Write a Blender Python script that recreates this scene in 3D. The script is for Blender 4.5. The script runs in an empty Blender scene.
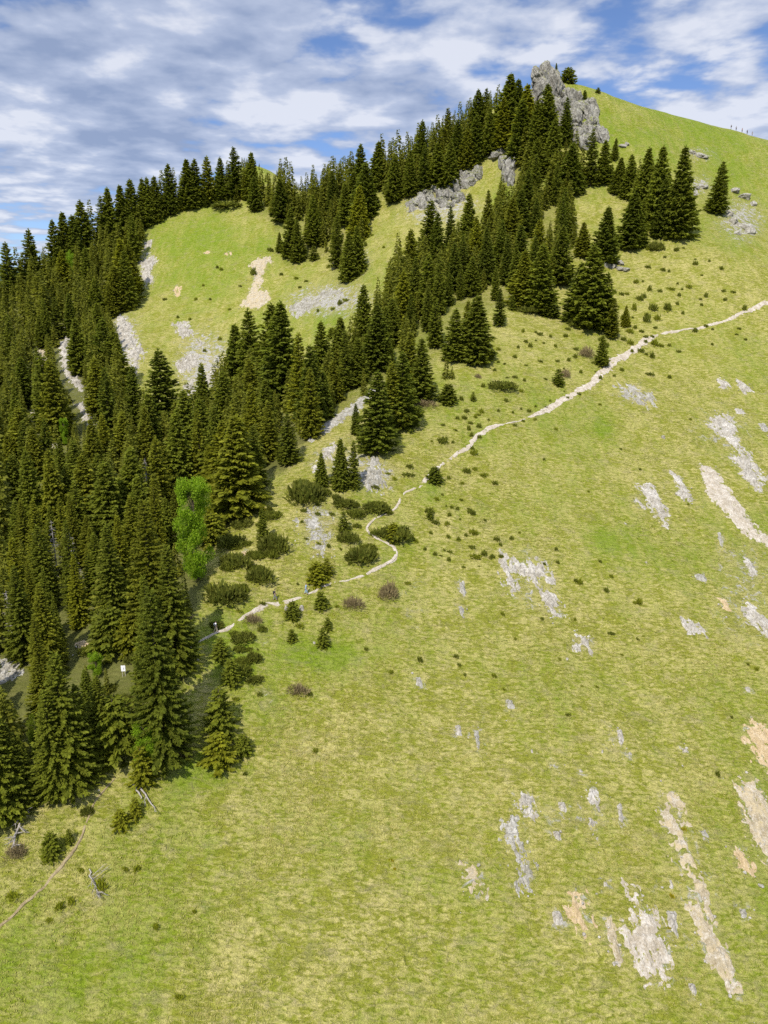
import bpy, math, random
import numpy as np
random.seed(7)
RNG = np.random.default_rng(11)
SC = bpy.context.scene
COL = SC.collection

# ------------------------------------------------------------------ camera
PITCH = math.radians(-15.0)
FOC = 745.0
CP, SP = math.cos(PITCH), math.sin(PITCH)
cam_data = bpy.data.cameras.new('camera')
cam_data.sensor_fit = 'VERTICAL'
cam_data.sensor_height = 24.0
cam_data.lens = 24.0 * FOC / 1024.0
cam_data.clip_start = 0.5
cam_data.clip_end = 20000.0
cam = bpy.data.objects.new('camera', cam_data)
cam.location = (0, 0, 0)
cam.rotation_euler = (math.radians(90) + PITCH, 0, 0)
COL.objects.link(cam)
SC.camera = cam


def ray(u, v):
    a = (np.asarray(u, float) - 384.0) / FOC
    b = (512.0 - np.asarray(v, float)) / FOC
    return a, CP - b * SP, SP + b * CP


def project(x, y, z):
    f = y * CP + z * SP
    up = -y * SP + z * CP
    f = np.maximum(f, 1e-3)
    return 384.0 + FOC * x / f, 512.0 - FOC * up / f, f


# ------------------------------------------------------------------ noise
def _hash(ix, iy, seed):
    h = (ix.astype(np.int64) * 374761393 + iy.astype(np.int64) * 668265263 + seed * 974711) & 0xffffffff
    h = ((h ^ (h >> 13)) * 1274126177) & 0xffffffff
    h = ((h ^ (h >> 16)) * 2246822519) & 0xffffffff
    return ((h ^ (h >> 15)) & 0xffffff) / float(0xffffff)


def vnoise(x, y, seed=0):
    x = np.asarray(x, float); y = np.asarray(y, float)
    ix = np.floor(x); iy = np.floor(y)
    fx = x - ix; fy = y - iy
    fx = fx * fx * fx * (fx * (fx * 6 - 15) + 10); fy = fy * fy * fy * (fy * (fy * 6 - 15) + 10)
    ix = ix.astype(np.int64); iy = iy.astype(np.int64)
    a = _hash(ix, iy, seed); b = _hash(ix + 1, iy, seed)
    c = _hash(ix, iy + 1, seed); d = _hash(ix + 1, iy + 1, seed)
    return ((a + (b - a) * fx) * (1 - fy) + (c + (d - c) * fx) * fy) * 2 - 1


def fbm(x, y, seed=0, octv=4, gain=0.5):
    s = 0.0; amp = 1.0; tot = 0.0
    for k in range(octv):
        c, sn = math.cos(0.7 * k), math.sin(0.7 * k)
        f = 2.0 ** k
        s = s + amp * vnoise((x * c - y * sn) * f + 17.3 * k, (x * sn + y * c) * f - 9.1 * k, seed + k)
        tot += amp; amp *= gain
    return s / tot


# ------------------------------------------------------------------ terrain: survey points on the hillside, then a thin-plate surface
def face_plane(u, v):
    dx, dy, dz = ray(u, v)
    return 108.0 / (0.5 - dz / dy - 0.15 * dx / dy)


survey = []
for u, v in [(-250, 1024), (-250, 860), (0, 1024), (200, 1024), (384, 1024), (560, 1024), (768, 1024), (1000, 1024), (1000, 860),
             (0, 900), (120, 900), (260, 880), (384, 880), (520, 880), (660, 880), (768, 880),
             (200, 790), (300, 760), (384, 740), (520, 740), (660, 740), (768, 740), (1000, 700),
             (270, 650), (384, 620), (520, 600), (660, 600), (768, 600), (275, 595), (330, 570),
             (384, 500), (450, 500), (550, 480), (660, 480), (768, 480), (1000, 480),
             (350, 487), (378, 452), (402, 427), (450, 378), (540, 380), (600, 366), (650, 336), (500, 325), (270, 550), (315, 505),
             (165, 745), (40, 830), (560, 300), (590, 325)]:
    survey.append((u, v, float(face_plane(u, v))))
survey += [(768, 303, 243), (1000, 303, 255), (768, 220, 298), (1000, 240, 310), (650, 240, 272), (716, 213, 290), (677, 236, 270),
           (700, 170, 318), (600, 185, 305), (605, 262, 258), (545, 150, 322), (540, 220, 288), (520, 260, 262),
           (768, 141, 362), (1000, 196, 385), (690, 118, 357), (620, 98, 350), (575, 86, 346), (545, 84, 345),
           (520, 96, 350), (480, 117, 357), (440, 141, 364), (400, 163, 370), (362, 176, 376), (320, 190, 380),
           (460, 190, 330), (450, 216, 312), (500, 175, 330), (400, 235, 306), (430, 262, 280), (380, 300, 262),
           (330, 255, 330), (300, 262, 330), (330, 300, 284), (280, 340, 268), (330, 340, 258),
           (200, 212, 378), (250, 196, 384), (230, 252, 338), (150, 260, 345), (150, 300, 318), (200, 330, 290), (250, 300, 305),
           (200, 384, 255), (230, 394, 236), (285, 400, 205), (340, 408, 182), (322, 431, 166), (290, 464, 155), (262, 500, 143),
           (180, 200, 386), (110, 238, 380), (60, 266, 372), (0, 294, 360), (-120, 330, 345), (-250, 380, 320),
           (60, 345, 282), (0, 400, 235), (130, 345, 272), (100, 420, 212), (165, 437, 198), (0, 500, 168), (100, 500, 160), (200, 500, 155),
           (15, 645, 114), (120, 640, 110), (150, 560, 134), (60, 560, 140), (-200, 500, 170), (-200, 650, 110), (-40, 750, 90),
           (205, 600, 115), (190, 650, 104)]
cx, cy, cz = [], [], []
for u, v, Y in survey:
    dx, dy, dz = ray(u, v)
    t = Y / dy
    cx.append(dx * t); cy.append(Y); cz.append(dz * t)
# behind the crest the hill falls away
for u, v, Y, drop in [(1000, 196, 385, 30), (768, 141, 362, 32), (690, 118, 357, 34), (620, 98, 350, 36), (545, 84, 345, 38), (480, 117, 357, 30),
                      (400, 163, 370, 30), (320, 190, 380, 10), (180, 200, 386, 26), (110, 238, 380, 28), (0, 294, 360, 28), (-120, 330, 345, 28)]:
    dx, dy, dz = ray(u, v); t = Y / dy
    for k, e in ((55, 1.0), (140, 2.8)):
        s = (Y + k) / Y
        cx.append(dx * t * s); cy.append(Y * s); cz.append(dz * t - drop * e)
dx, dy, dz = ray(256, 161); t = 440 / dy     # rounded top behind the left meadow
cx.append(dx * t); cy.append(440.0); cz.append(dz * t)
cx.append(-300.0); cy.append(30.0); cz.append(-90.0)
cx.append(300.0); cy.append(30.0); cz.append(-140.0)
cx.append(0.0); cy.append(15.0); cz.append(-102.0)
SX, SY, SZ = np.array(cx) / 100, np.array(cy) / 100, np.array(cz)


def _tps(r2):
    return 0.5 * r2 * np.log(np.maximum(r2, 1e-9))


n = len(SX)
K = _tps((SX[:, None] - SX[None]) ** 2 + (SY[:, None] - SY[None]) ** 2)
K += np.eye(n) * 0.012
P = np.stack([np.ones(n), SX, SY], 1)
A = np.block([[K, P], [P.T, np.zeros((3, 3))]])
W = np.linalg.solve(A, np.concatenate([SZ, np.zeros(3)]))


def smooth01(t):
    t = np.clip(t, 0, 1)
    return t * t * (3 - 2 * t)


def height(x, y, fine=True):
    x = np.asarray(x, float); y = np.asarray(y, float)
    sh = x.shape
    x = x.ravel(); y = y.ravel()
    z = np.empty_like(x)
    for i in range(0, len(x), 40000):
        xs = x[i:i + 40000] / 100; ys = y[i:i + 40000] / 100
        k = _tps((xs[:, None] - SX[None]) ** 2 + (ys[:, None] - SY[None]) ** 2)
        z[i:i + 40000] = k @ W[:n] + W[n] + W[n + 1] * xs + W[n + 2] * ys
    # the far valley and the hills beyond it
    d = np.hypot(x, (y - 200.0))
    w = smooth01((d - 330.0) / 420.0)
    far = -260 + 90 * fbm(x / 900, y / 900, 50, 4)
    gx, gy = -2600.0, 4300.0
    far = far + 590 * np.exp(-((x - gx) ** 2 / 1500 ** 2 + (y - gy) ** 2 / 900 ** 2))
    z = np.clip(z, -420, 200) * (1 - w) + far * w
    z = z + (1 - w) * (0.9 * fbm(x / 38, y / 38, 3, 3))
    z = z + (1 - w) * (0.42 * fbm(x / 9, y / 9, 8, 3))
    return z.reshape(sh)


def lumps(x, y):          # tussocks
    t = vnoise(x / 1.7, y / 0.85, 21)
    return 0.19 * np.abs(t) + 0.08 * vnoise(x / 0.45, y / 0.45, 23)


GX0, GY0, GS = -420.0, 10.0, 0.6
GNX, GNY = 1500, 1000
_gx = GX0 + GS * np.arange(GNX); _gy = GY0 + GS * np.arange(GNY)
GRID = height(*np.meshgrid(_gx, _gy))


def ground(x, y):
    fx = np.clip((np.asarray(x, float) - GX0) / GS, 0, GNX - 1.001); fy = np.clip((np.asarray(y, float) - GY0) / GS, 0, GNY - 1.001)
    ix = fx.astype(int); iy = fy.astype(int); fx = fx - ix; fy = fy - iy
    return (GRID[iy, ix] * (1 - fx) + GRID[iy, ix + 1] * fx) * (1 - fy) + (GRID[iy + 1, ix] * (1 - fx) + GRID[iy + 1, ix + 1] * fx) * fy


def at(u, v):
    """ground points seen at the given pixels"""
    u = np.atleast_1d(np.asarray(u, float)); v = np.atleast_1d(np.asarray(v, float))
    dx, dy, dz = ray(u, v)
    Y = np.arange(30.0, 600.0, 0.5)
    px = (dx / dy)[:, None] * Y; pz = (dz / dy)[:, None] * Y
    diff = pz - ground(px, np.broadcast_to(Y, px.shape))
    hit = diff < 0
    k = np.where(hit.any(1), hit.argmax(1), len(Y) - 1)
    k = np.maximum(k, 1)
    r = np.arange(len(u))
    miss = ~hit.any(1)
    if miss.any():      # ray clears the crest: take the ground where it comes nearest
        kk = diff[:, (Y < 470)].argmin(1)
        k = np.where(miss, np.maximum(kk, 1), k)
    d0, d1 = diff[r, k - 1], diff[r, k]
    f = np.where(miss, 1.0, d0 / np.where(np.abs(d0 - d1) < 1e-9, 1, d0 - d1))
    yy = Y[k - 1] + 0.5 * np.clip(f, 0, 1)
    xx = (dx / dy) * yy
    return xx, yy, ground(xx, yy), miss

# ------------------------------------------------------------------ small helpers
def props(o, label=None, cat=None, group=None, kind=None):
    if label: o['label'] = label
    if cat: o['category'] = cat
    if group: o['group'] = group
    if kind: o['kind'] = kind
    return o


def mesh_np(name, verts, faces, mat=None, smooth=False, attrs=None, mats=None, midx=None):
    """faces: (n,3) or (n,4) integer array"""
    verts = np.asarray(verts, np.float32); faces = np.asarray(faces, np.int32)
    me = bpy.data.meshes.new(name)
    k = faces.shape[1]
    me.vertices.add(len(verts)); me.vertices.foreach_set('co', verts.ravel())
    me.loops.add(faces.size); me.loops.foreach_set('vertex_index', faces.ravel())
    me.polygons.add(len(faces))
    me.polygons.foreach_set('loop_start', np.arange(0, faces.size, k, dtype=np.int32))
    me.polygons.foreach_set('loop_total', np.full(len(faces), k, np.int32))
    me.polygons.foreach_set('use_smooth', np.full(len(faces), bool(smooth)))
    for m in (mats or ([mat] if mat else [])):
        me.materials.append(m)
    if midx is not None:
        me.polygons.foreach_set('material_index', np.asarray(midx, np.int32))
    for an, av in (attrs or {}).items():
        a = me.attributes.new(an, 'FLOAT', 'POINT')
        a.data.foreach_set('value', np.asarray(av, np.float32))
    me.update(calc_edges=True)
    return me


def link(name, me, parent=None, loc=None):
    o = bpy.data.objects.new(name, me)
    COL.objects.link(o)
    if parent is not None: o.parent = parent
    if loc is not None: o.location = loc
    return o


def empty(name, loc, rz=0.0, sc=None):
    o = bpy.data.objects.new(name, None)
    o.empty_display_size = 0.5
    o.location = loc; o.rotation_euler = (0, 0, rz)
    if sc is not None: o.scale = sc
    COL.objects.link(o)
    return o


class Buf:
    def __init__(s): s.v = []; s.f = []; s.a = []; s.n = 0
    def add(s, v, f, a=None):
        v = np.asarray(v, float).reshape(-1, 3); f = np.asarray(f, int)
        s.v.append(v); s.f.append(f + s.n); s.n += len(v)
        s.a.append(np.full(len(v), 0.5) if a is None else np.broadcast_to(a, (len(v),)))
    def mesh(s, name, mat, smooth=False):
        return mesh_np(name, np.concatenate(s.v), np.concatenate(s.f), mat, smooth, {'tint': np.concatenate(s.a)})


def tube(buf, pts, rad, sides=7, a=0.5):
    pts = np.asarray(pts, float); m = len(pts)
    d = np.gradient(pts, axis=0); d /= np.linalg.norm(d, axis=1)[:, None] + 1e-9
    ref = np.array([0.31, 0.87, 0.2])
    x = np.cross(d, ref); x /= np.linalg.norm(x, axis=1)[:, None] + 1e-9
    y = np.cross(d, x)
    ang = np.arange(sides) / sides * 2 * math.pi
    r = np.asarray(rad, float)[:, None, None]
    v = pts[:, None] + r * (np.cos(ang)[None, :, None] * x[:, None] + np.sin(ang)[None, :, None] * y[:, None])
    i = np.arange(m - 1)[:, None] * sides + np.arange(sides)[None]
    j = np.arange(m - 1)[:, None] * sides + (np.arange(sides)[None] + 1) % sides
    f = np.stack([i, j, j + sides, i + sides], -1).reshape(-1, 4)
    buf.add(v.reshape(-1, 3), f, a)
    return buf


# ------------------------------------------------------------------ materials
def new_mat(name, rough=0.9, spec=0.2):
    m = bpy.data.materials.new(name); m.use_nodes = True
    nt = m.node_tree
    b = nt.nodes['Principled BSDF']
    b.inputs['Roughness'].default_value = rough
    b.inputs['Specular IOR Level'].default_value = spec
    return m, nt, b


def nd(nt, t, **kw):
    n_ = nt.nodes.new(t)
    for k, v in kw.items():
        if k in n_.inputs.keys() if isinstance(k, str) else False: n_.inputs[k].default_value = v
        else: setattr(n_, k, v)
    return n_


def noise_node(nt, vec, scale, detail=4, rough=0.55, dist=0.0):
    t = nt.nodes.new('ShaderNodeTexNoise')
    t.inputs['Scale'].default_value = scale; t.inputs['Detail'].default_value = detail
    t.inputs['Roughness'].default_value = rough; t.inputs['Distortion'].default_value = dist
    if vec is not None: nt.links.new(vec, t.inputs['Vector'])
    return t.outputs['Fac']


def ramp(nt, fac, stops, interp='LINEAR'):
    r = nt.nodes.new('ShaderNodeValToRGB'); r.color_ramp.interpolation = interp
    el = r.color_ramp.elements
    while len(el) < len(stops): el.new(0.5)
    for e, (p, c) in zip(el, stops):
        e.position = p
        e.color = (c[0], c[1], c[2], 1) if isinstance(c, (tuple, list)) else (c, c, c, 1)
    nt.links.new(fac, r.inputs['Fac'])
    return r.outputs['Color']


def mixc(nt, fac, a, b, mode='MIX'):
    m = nt.nodes.new('ShaderNodeMix'); m.data_type = 'RGBA'; m.blend_type = mode
    for sock, val in ((m.inputs[0], fac), (m.inputs[6], a), (m.inputs[7], b)):
        if hasattr(val, 'is_output'): nt.links.new(val, sock)
        elif isinstance(val, (int, float)): sock.default_value = val
        else: sock.default_value = (*val, 1)
    return m.outputs[2]


def mth(nt, op, a, b=None, clamp=False):
    m = nt.nodes.new('ShaderNodeMath'); m.operation = op; m.use_clamp = clamp
    for i, val in enumerate((a, b)):
        if val is None: continue
        if hasattr(val, 'is_output'): nt.links.new(val, m.inputs[i])
        else: m.inputs[i].default_value = val
    return m.outputs[0]


def attr(nt, name):
    a = nt.nodes.new('ShaderNodeAttribute'); a.attribute_name = name
    return a.outputs['Fac']


def bump(nt, b, h, strength, dist):
    n_ = nt.nodes.new('ShaderNodeBump'); n_.inputs['Strength'].default_value = strength; n_.inputs['Distance'].default_value = dist
    nt.links.new(h, n_.inputs['Height']); nt.links.new(n_.outputs['Normal'], b.inputs['Normal'])


def objcoord(nt, scale=None):
    t = nt.nodes.new('ShaderNodeTexCoord')
    o = t.outputs['Object']
    if scale:
        m = nt.nodes.new('ShaderNodeMapping'); m.inputs['Scale'].default_value = scale
        nt.links.new(o, m.inputs['Vector']); o = m.outputs['Vector']
    return o


GRASS_FRESH = (0.150, 0.215, 0.009)
GRASS_OLIVE = (0.215, 0.220, 0.025)
GRASS_STRAW = (0.420, 0.370, 0.128)
GRASS_DEEP = (0.100, 0.130, 0.010)
SOIL = (0.200, 0.150, 0.090)


def ground_material():
    m, nt, b = new_mat('alpine_turf', 0.95, 0.1)
    c = objcoord(nt)
    big = noise_node(nt, c, 0.035, 5, 0.6)
    mid = noise_node(nt, c, 0.22, 5, 0.65, 0.4)
    fine = noise_node(nt, objcoord(nt, (0.55, 1.35, 1.35)), 1.5, 4, 0.7, 0.6)
    grain = noise_node(nt, c, 6.0, 3, 0.7)
    g = attr(nt, 'green')
    # how green: painted zones + noise
    f = mth(nt, 'ADD', mth(nt, 'MULTIPLY', mth(nt, 'SUBTRACT', big, 0.5), 2.4), g)
    f = mth(nt, 'ADD', f, mth(nt, 'MULTIPLY', mth(nt, 'SUBTRACT', mid, 0.5), 1.5), True)
    mpx = nt.nodes.new('ShaderNodeMapping'); mpx.inputs['Rotation'].default_value = (0, 0, 0.26); mpx.inputs['Scale'].default_value = (0.9, 0.09, 0.2); nt.links.new(c, mpx.inputs['Vector'])
    streak = noise_node(nt, mpx.outputs[0], 0.55, 4, 0.6)
    f = mth(nt, 'ADD', f, mth(nt, 'MULTIPLY', mth(nt, 'SUBTRACT', streak, 0.5), 1.3), True)
    col = mixc(nt, f, GRASS_OLIVE, GRASS_FRESH)
    straw = ramp(nt, mth(nt, 'ADD', fine, mth(nt, 'MULTIPLY', mth(nt, 'SUBTRACT', mid, 0.5), 0.6)), [(0.42, 0.0), (0.60, 1.0)])
    straw = mth(nt, 'MULTIPLY', straw, mth(nt, 'SUBTRACT', 0.95, mth(nt, 'MULTIPLY', f, 0.75)))
    col = mixc(nt, straw, col, GRASS_STRAW)
    deep = ramp(nt, fine, [(0.30, 1.0), (0.44, 0.0)])
    col = mixc(nt, mth(nt, 'MULTIPLY', deep, 0.50), col, GRASS_DEEP)
    thatch = ramp(nt, noise_node(nt, objcoord(nt, (0.7, 1.2, 1.2)), 0.45, 6, 0.72, 0.5), [(0.52, 0.0), (0.68, 0.42)])
    col = mixc(nt, thatch, col, (0.285, 0.235, 0.135))
    gr = ramp(nt, grain, [(0.3, 0.62), (0.7, 1.22)])
    col = mixc(nt, 1.0, col, gr, 'MULTIPLY')
    # thin stony turf
    st = attr(nt, 'stony')
    rk = noise_node(nt, c, 0.55, 6, 0.72, 0.8)
    sm = mth(nt, 'MULTIPLY', ramp(nt, mth(nt, 'ADD', rk, mth(nt, 'MULTIPLY', st, 0.25)), [(0.62, 0.0), (0.70, 1.0)]), ramp(nt, st, [(0.05, 0.0), (0.35, 1.0)]))
    rcol = ramp(nt, noise_node(nt, c, 2.3, 5, 0.7), [(0.3, (0.20, 0.18, 0.15)), (0.55, (0.38, 0.36, 0.32)), (0.75, (0.55, 0.53, 0.49))])
    col = mixc(nt, mth(nt, 'MULTIPLY', ramp(nt, st, [(0.1, 0.0), (0.8, 1.0)]), 0.45), col, (0.27, 0.235, 0.12))
    col = mixc(nt, sm, col, rcol)
    # forest floor: needles and bare earth
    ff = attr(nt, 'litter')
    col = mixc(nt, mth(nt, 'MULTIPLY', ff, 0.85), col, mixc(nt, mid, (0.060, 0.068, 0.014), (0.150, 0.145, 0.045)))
    col = mixc(nt, attr(nt, 'woods'), col, mixc(nt, mid, (0.020, 0.032, 0.016), (0.045, 0.065, 0.030)))
    nt.links.new(col, b.inputs['Base Color'])
    h = mth(nt, 'ADD', mth(nt, 'MULTIPLY', fine, 1.0), mth(nt, 'MULTIPLY', grain, 0.35))
    bump(nt, b, h, 1.0, 0.6)
    return m


def rock_material(name, dark, midc, light, scale=1.0, soil=None, cracks=0.0, moss=False):
    m, nt, b = new_mat(name, 0.92, 0.15)
    c = objcoord(nt)
    n1 = noise_node(nt, c, 0.5 * scale, 7, 0.68, 0.5)
    n2 = noise_node(nt, c, 2.6 * scale, 5, 0.7, 0.3)
    vo = nt.nodes.new('ShaderNodeTexVoronoi'); vo.feature = 'DISTANCE_TO_EDGE'; vo.inputs['Scale'].default_value = 0.9 * scale
    w = nt.nodes.new('ShaderNodeMix'); w.data_type = 'VECTOR'; w.inputs[0].default_value = 0.12
    nt.links.new(c, w.inputs[4])
    tn = nt.nodes.new('ShaderNodeTexNoise'); tn.inputs['Scale'].default_value = 1.1; nt.links.new(c, tn.inputs['Vector'])
    nt.links.new(tn.outputs['Color'], w.inputs[5])
    nt.links.new(w.outputs[1], vo.inputs['Vector'])
    crack = ramp(nt, vo.outputs['Distance'], [(0.0, 0.45), (0.05, 1.0)])
    f = mth(nt, 'ADD', mth(nt, 'MULTIPLY', n1, 0.55), mth(nt, 'MULTIPLY', n2, 0.45))
    col = ramp(nt, f, [(0.33, dark), (0.48, midc), (0.62, light)])
    if moss:
        ge = nt.nodes.new('ShaderNodeNewGeometry'); sz = nt.nodes.new('ShaderNodeSeparateXYZ'); nt.links.new(ge.outputs['Normal'], sz.inputs[0])
        up = mth(nt, 'ADD', mth(nt, 'MULTIPLY', sz.outputs['Z'], 0.55), noise_node(nt, c, 0.35, 5, 0.65))
        col = mixc(nt, ramp(nt, up, [(0.78, 0.0), (0.90, 0.85)]), col, (0.14, 0.15, 0.035))
        col = mixc(nt, ramp(nt, noise_node(nt, objcoord(nt, (1.0, 1.0, 0.25)), 0.6, 5, 0.7), [(0.50, 0.0), (0.68, 0.65)]), col, (0.07, 0.063, 0.05))
    if soil:
        s = ramp(nt, noise_node(nt, c, 0.8, 5, 0.6), [(0.46, 0.0), (0.62, 1.0)])
        col = mixc(nt, s, col, soil)
    col = mixc(nt, cracks, col, crack, 'MULTIPLY')
    nt.links.new(col, b.inputs['Base Color'])
    bump(nt, b, mth(nt, 'ADD', f, mth(nt, 'MULTIPLY', crack, 0.3 if cracks else 0.0)), 1.0, 0.35)
    return m


def foliage_material(name, lo, hi, rough=0.75, trans=0.25, objcol=True):
    m, nt, b = new_mat(name, rough, 0.25)
    t = attr(nt, 'tint')
    col = mixc(nt, t, lo, hi)
    n1 = ramp(nt, noise_node(nt, objcoord(nt), 0.8, 3, 0.6), [(0.3, 0.65), (0.7, 1.3)])
    col = mixc(nt, 1.0, col, n1, 'MULTIPLY')
    if objcol:
        oi = nt.nodes.new('ShaderNodeObjectInfo')
        col = mixc(nt, 1.0, col, oi.outputs['Color'], 'MULTIPLY')
    nt.links.new(col, b.inputs['Base Color'])
    if trans:
        tr = nt.nodes.new('ShaderNodeBsdfTranslucent'); nt.links.new(col, tr.inputs['Color'])
        mx = nt.nodes.new('ShaderNodeMixShader'); mx.inputs[0].default_value = trans
        nt.links.new(b.outputs[0], mx.inputs[1]); nt.links.new(tr.outputs[0], mx.inputs[2])
        nt.links.new(mx.outputs[0], nt.nodes['Material Output'].inputs['Surface'])
    return m


def plain(name, c, rough=0.85, var=0.25, scale=8.0):
    m, nt, b = new_mat(name, rough, 0.25)
    n1 = ramp(nt, noise_node(nt, objcoord(nt), scale, 4, 0.6), [(0.3, 1 - var), (0.7, 1 + var)])
    nt.links.new(mixc(nt, 1.0, c, n1, 'MULTIPLY'), b.inputs['Base Color'])
    return m


M_TURF = ground_material()
M_LIME = rock_material('pale_limestone', (0.18, 0.155, 0.11), (0.31, 0.28, 0.225), (0.48, 0.45, 0.395), 1.0, None, 0.35)
M_SCREE = rock_material('beige_scree', (0.23, 0.19, 0.125), (0.35, 0.30, 0.225), (0.50, 0.46, 0.39), 1.6)
M_SCREE2 = rock_material('mixed_scree', (0.20, 0.155, 0.08), (0.32, 0.265, 0.17), (0.50, 0.455, 0.38), 2.0, (0.40, 0.325, 0.195))
M_TAN = rock_material('tan_soil', (0.27, 0.20, 0.10), (0.39, 0.29, 0.155), (0.50, 0.40, 0.26), 2.0)
M_GREY = rock_material('grey_limestone', (0.13, 0.12, 0.08), (0.26, 0.24, 0.19), (0.43, 0.41, 0.365), 1.0, None, 0.3)
M_CRAG = rock_material('weathered_crag_rock', (0.10, 0.092, 0.075), (0.235, 0.22, 0.185), (0.41, 0.39, 0.34), 0.8, None, 0.85, True)
M_TRAIL = rock_material('trodden_trail', (0.22, 0.18, 0.115), (0.37, 0.315, 0.235), (0.53, 0.48, 0.41), 2.0)
M_EARTH = rock_material('brown_footpath_earth', (0.17, 0.125, 0.06), (0.27, 0.21, 0.11), (0.36, 0.29, 0.17), 2.5)
M_SPRUCE = foliage_material('spruce_needles', (0.140, 0.155, 0.012), (0.270, 0.270, 0.026), 0.75, 0.55)
M_PINE = foliage_material('dwarf_pine_needles', (0.100, 0.118, 0.012), (0.215, 0.220, 0.030), 0.75, 0.55)
M_TWIG = foliage_material('bare_twigs', (0.15, 0.12, 0.075), (0.26, 0.22, 0.15), 0.9, 0.0)
M_LEAF = foliage_material('fresh_beech_leaves', (0.190, 0.320, 0.010), (0.340, 0.480, 0.022), 0.6, 0.6)
M_BARK = plain('spruce_bark', (0.075, 0.055, 0.040))
M_DEAD = plain('weathered_dead_wood', (0.30, 0.27, 0.235), 0.9, 0.35, 4.0)


# ------------------------------------------------------------------ painted areas known by outline
def in_poly(px, py, poly):
    px = np.asarray(px, float); py = np.asarray(py, float)
    inside = np.zeros(px.shape, bool)
    m = len(poly)
    for i in range(m):
        x0, y0 = poly[i]; x1, y1 = poly[(i + 1) % m]
        if y0 == y1: continue
        c = ((y0 > py) != (y1 > py)) & (px < (x1 - x0) * (py - y0) / (y1 - y0) + x0)
        inside ^= c
    return inside


def poly_sdf(px, py, poly):
    d = np.full(px.shape, 1e9)
    m = len(poly)
    for i in range(m):
        x0, y0 = poly[i]; x1, y1 = poly[(i + 1) % m]
        ex, ey = x1 - x0, y1 - y0
        t = np.clip(((px - x0) * ex + (py - y0) * ey) / (ex * ex + ey * ey + 1e-9), 0, 1)
        d = np.minimum(d, np.hypot(px - x0 - t * ex, py - y0 - t * ey))
    return np.where(in_poly(px, py, poly), d, -d)


FOREST_LEFT = [(-40, 322), (0, 304), (30, 286), (60, 270), (110, 243), (150, 221), (172, 212), (147, 226), (143, 252), (138, 290), (120, 312), (110, 328), (128, 378),
               (120, 396), (138, 428), (178, 440), (203, 418), (232, 396), (285, 404), (303, 420), (317, 433), (288, 462), (266, 472),
               (255, 505), (226, 522), (212, 545), (206, 585), (192, 622), (188, 690), (165, 742), (120, 752), (95, 760), (70, 778), (45, 800),
               (14, 815), (-40, 830)]
FOREST_SPUR = [(316, 432), (345, 411), (374, 388), (400, 396), (425, 393), (440, 345), (458, 335), (482, 318), (500, 300), (520, 304),
               (546, 306), (556, 282), (562, 258), (585, 250), (575, 230), (560, 215), (570, 197), (576, 180), (565, 160), (545, 145),
               (525, 155), (515, 168), (518, 190), (500, 215), (490, 237), (455, 250), (425, 262), (405, 285), (385, 300), (374, 345),
               (350, 352), (325, 392), (303, 420)]
FOREST_RIDGE = [(262, 196), (290, 196), (330, 192), (362, 178), (400, 166), (440, 144), (480, 120), (512, 101), (530, 98), (546, 112), (550, 150),
                (525, 160), (505, 150), (490, 154), (468, 166), (450, 188), (437, 190), (410, 196), (392, 200), (385, 185), (368, 190), (366, 214),
                (358, 270), (345, 278), (330, 250), (300, 258), (290, 258), (296, 235), (280, 220), (262, 205)]
FOREST_HUMP = [(218, 190), (235, 174), (255, 161), (285, 174), (305, 190), (262, 197)]
FOREST_ROW = [(165, 213), (180, 203), (215, 195), (235, 191), (262, 194), (252, 202), (205, 206), (178, 213)]


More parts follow.
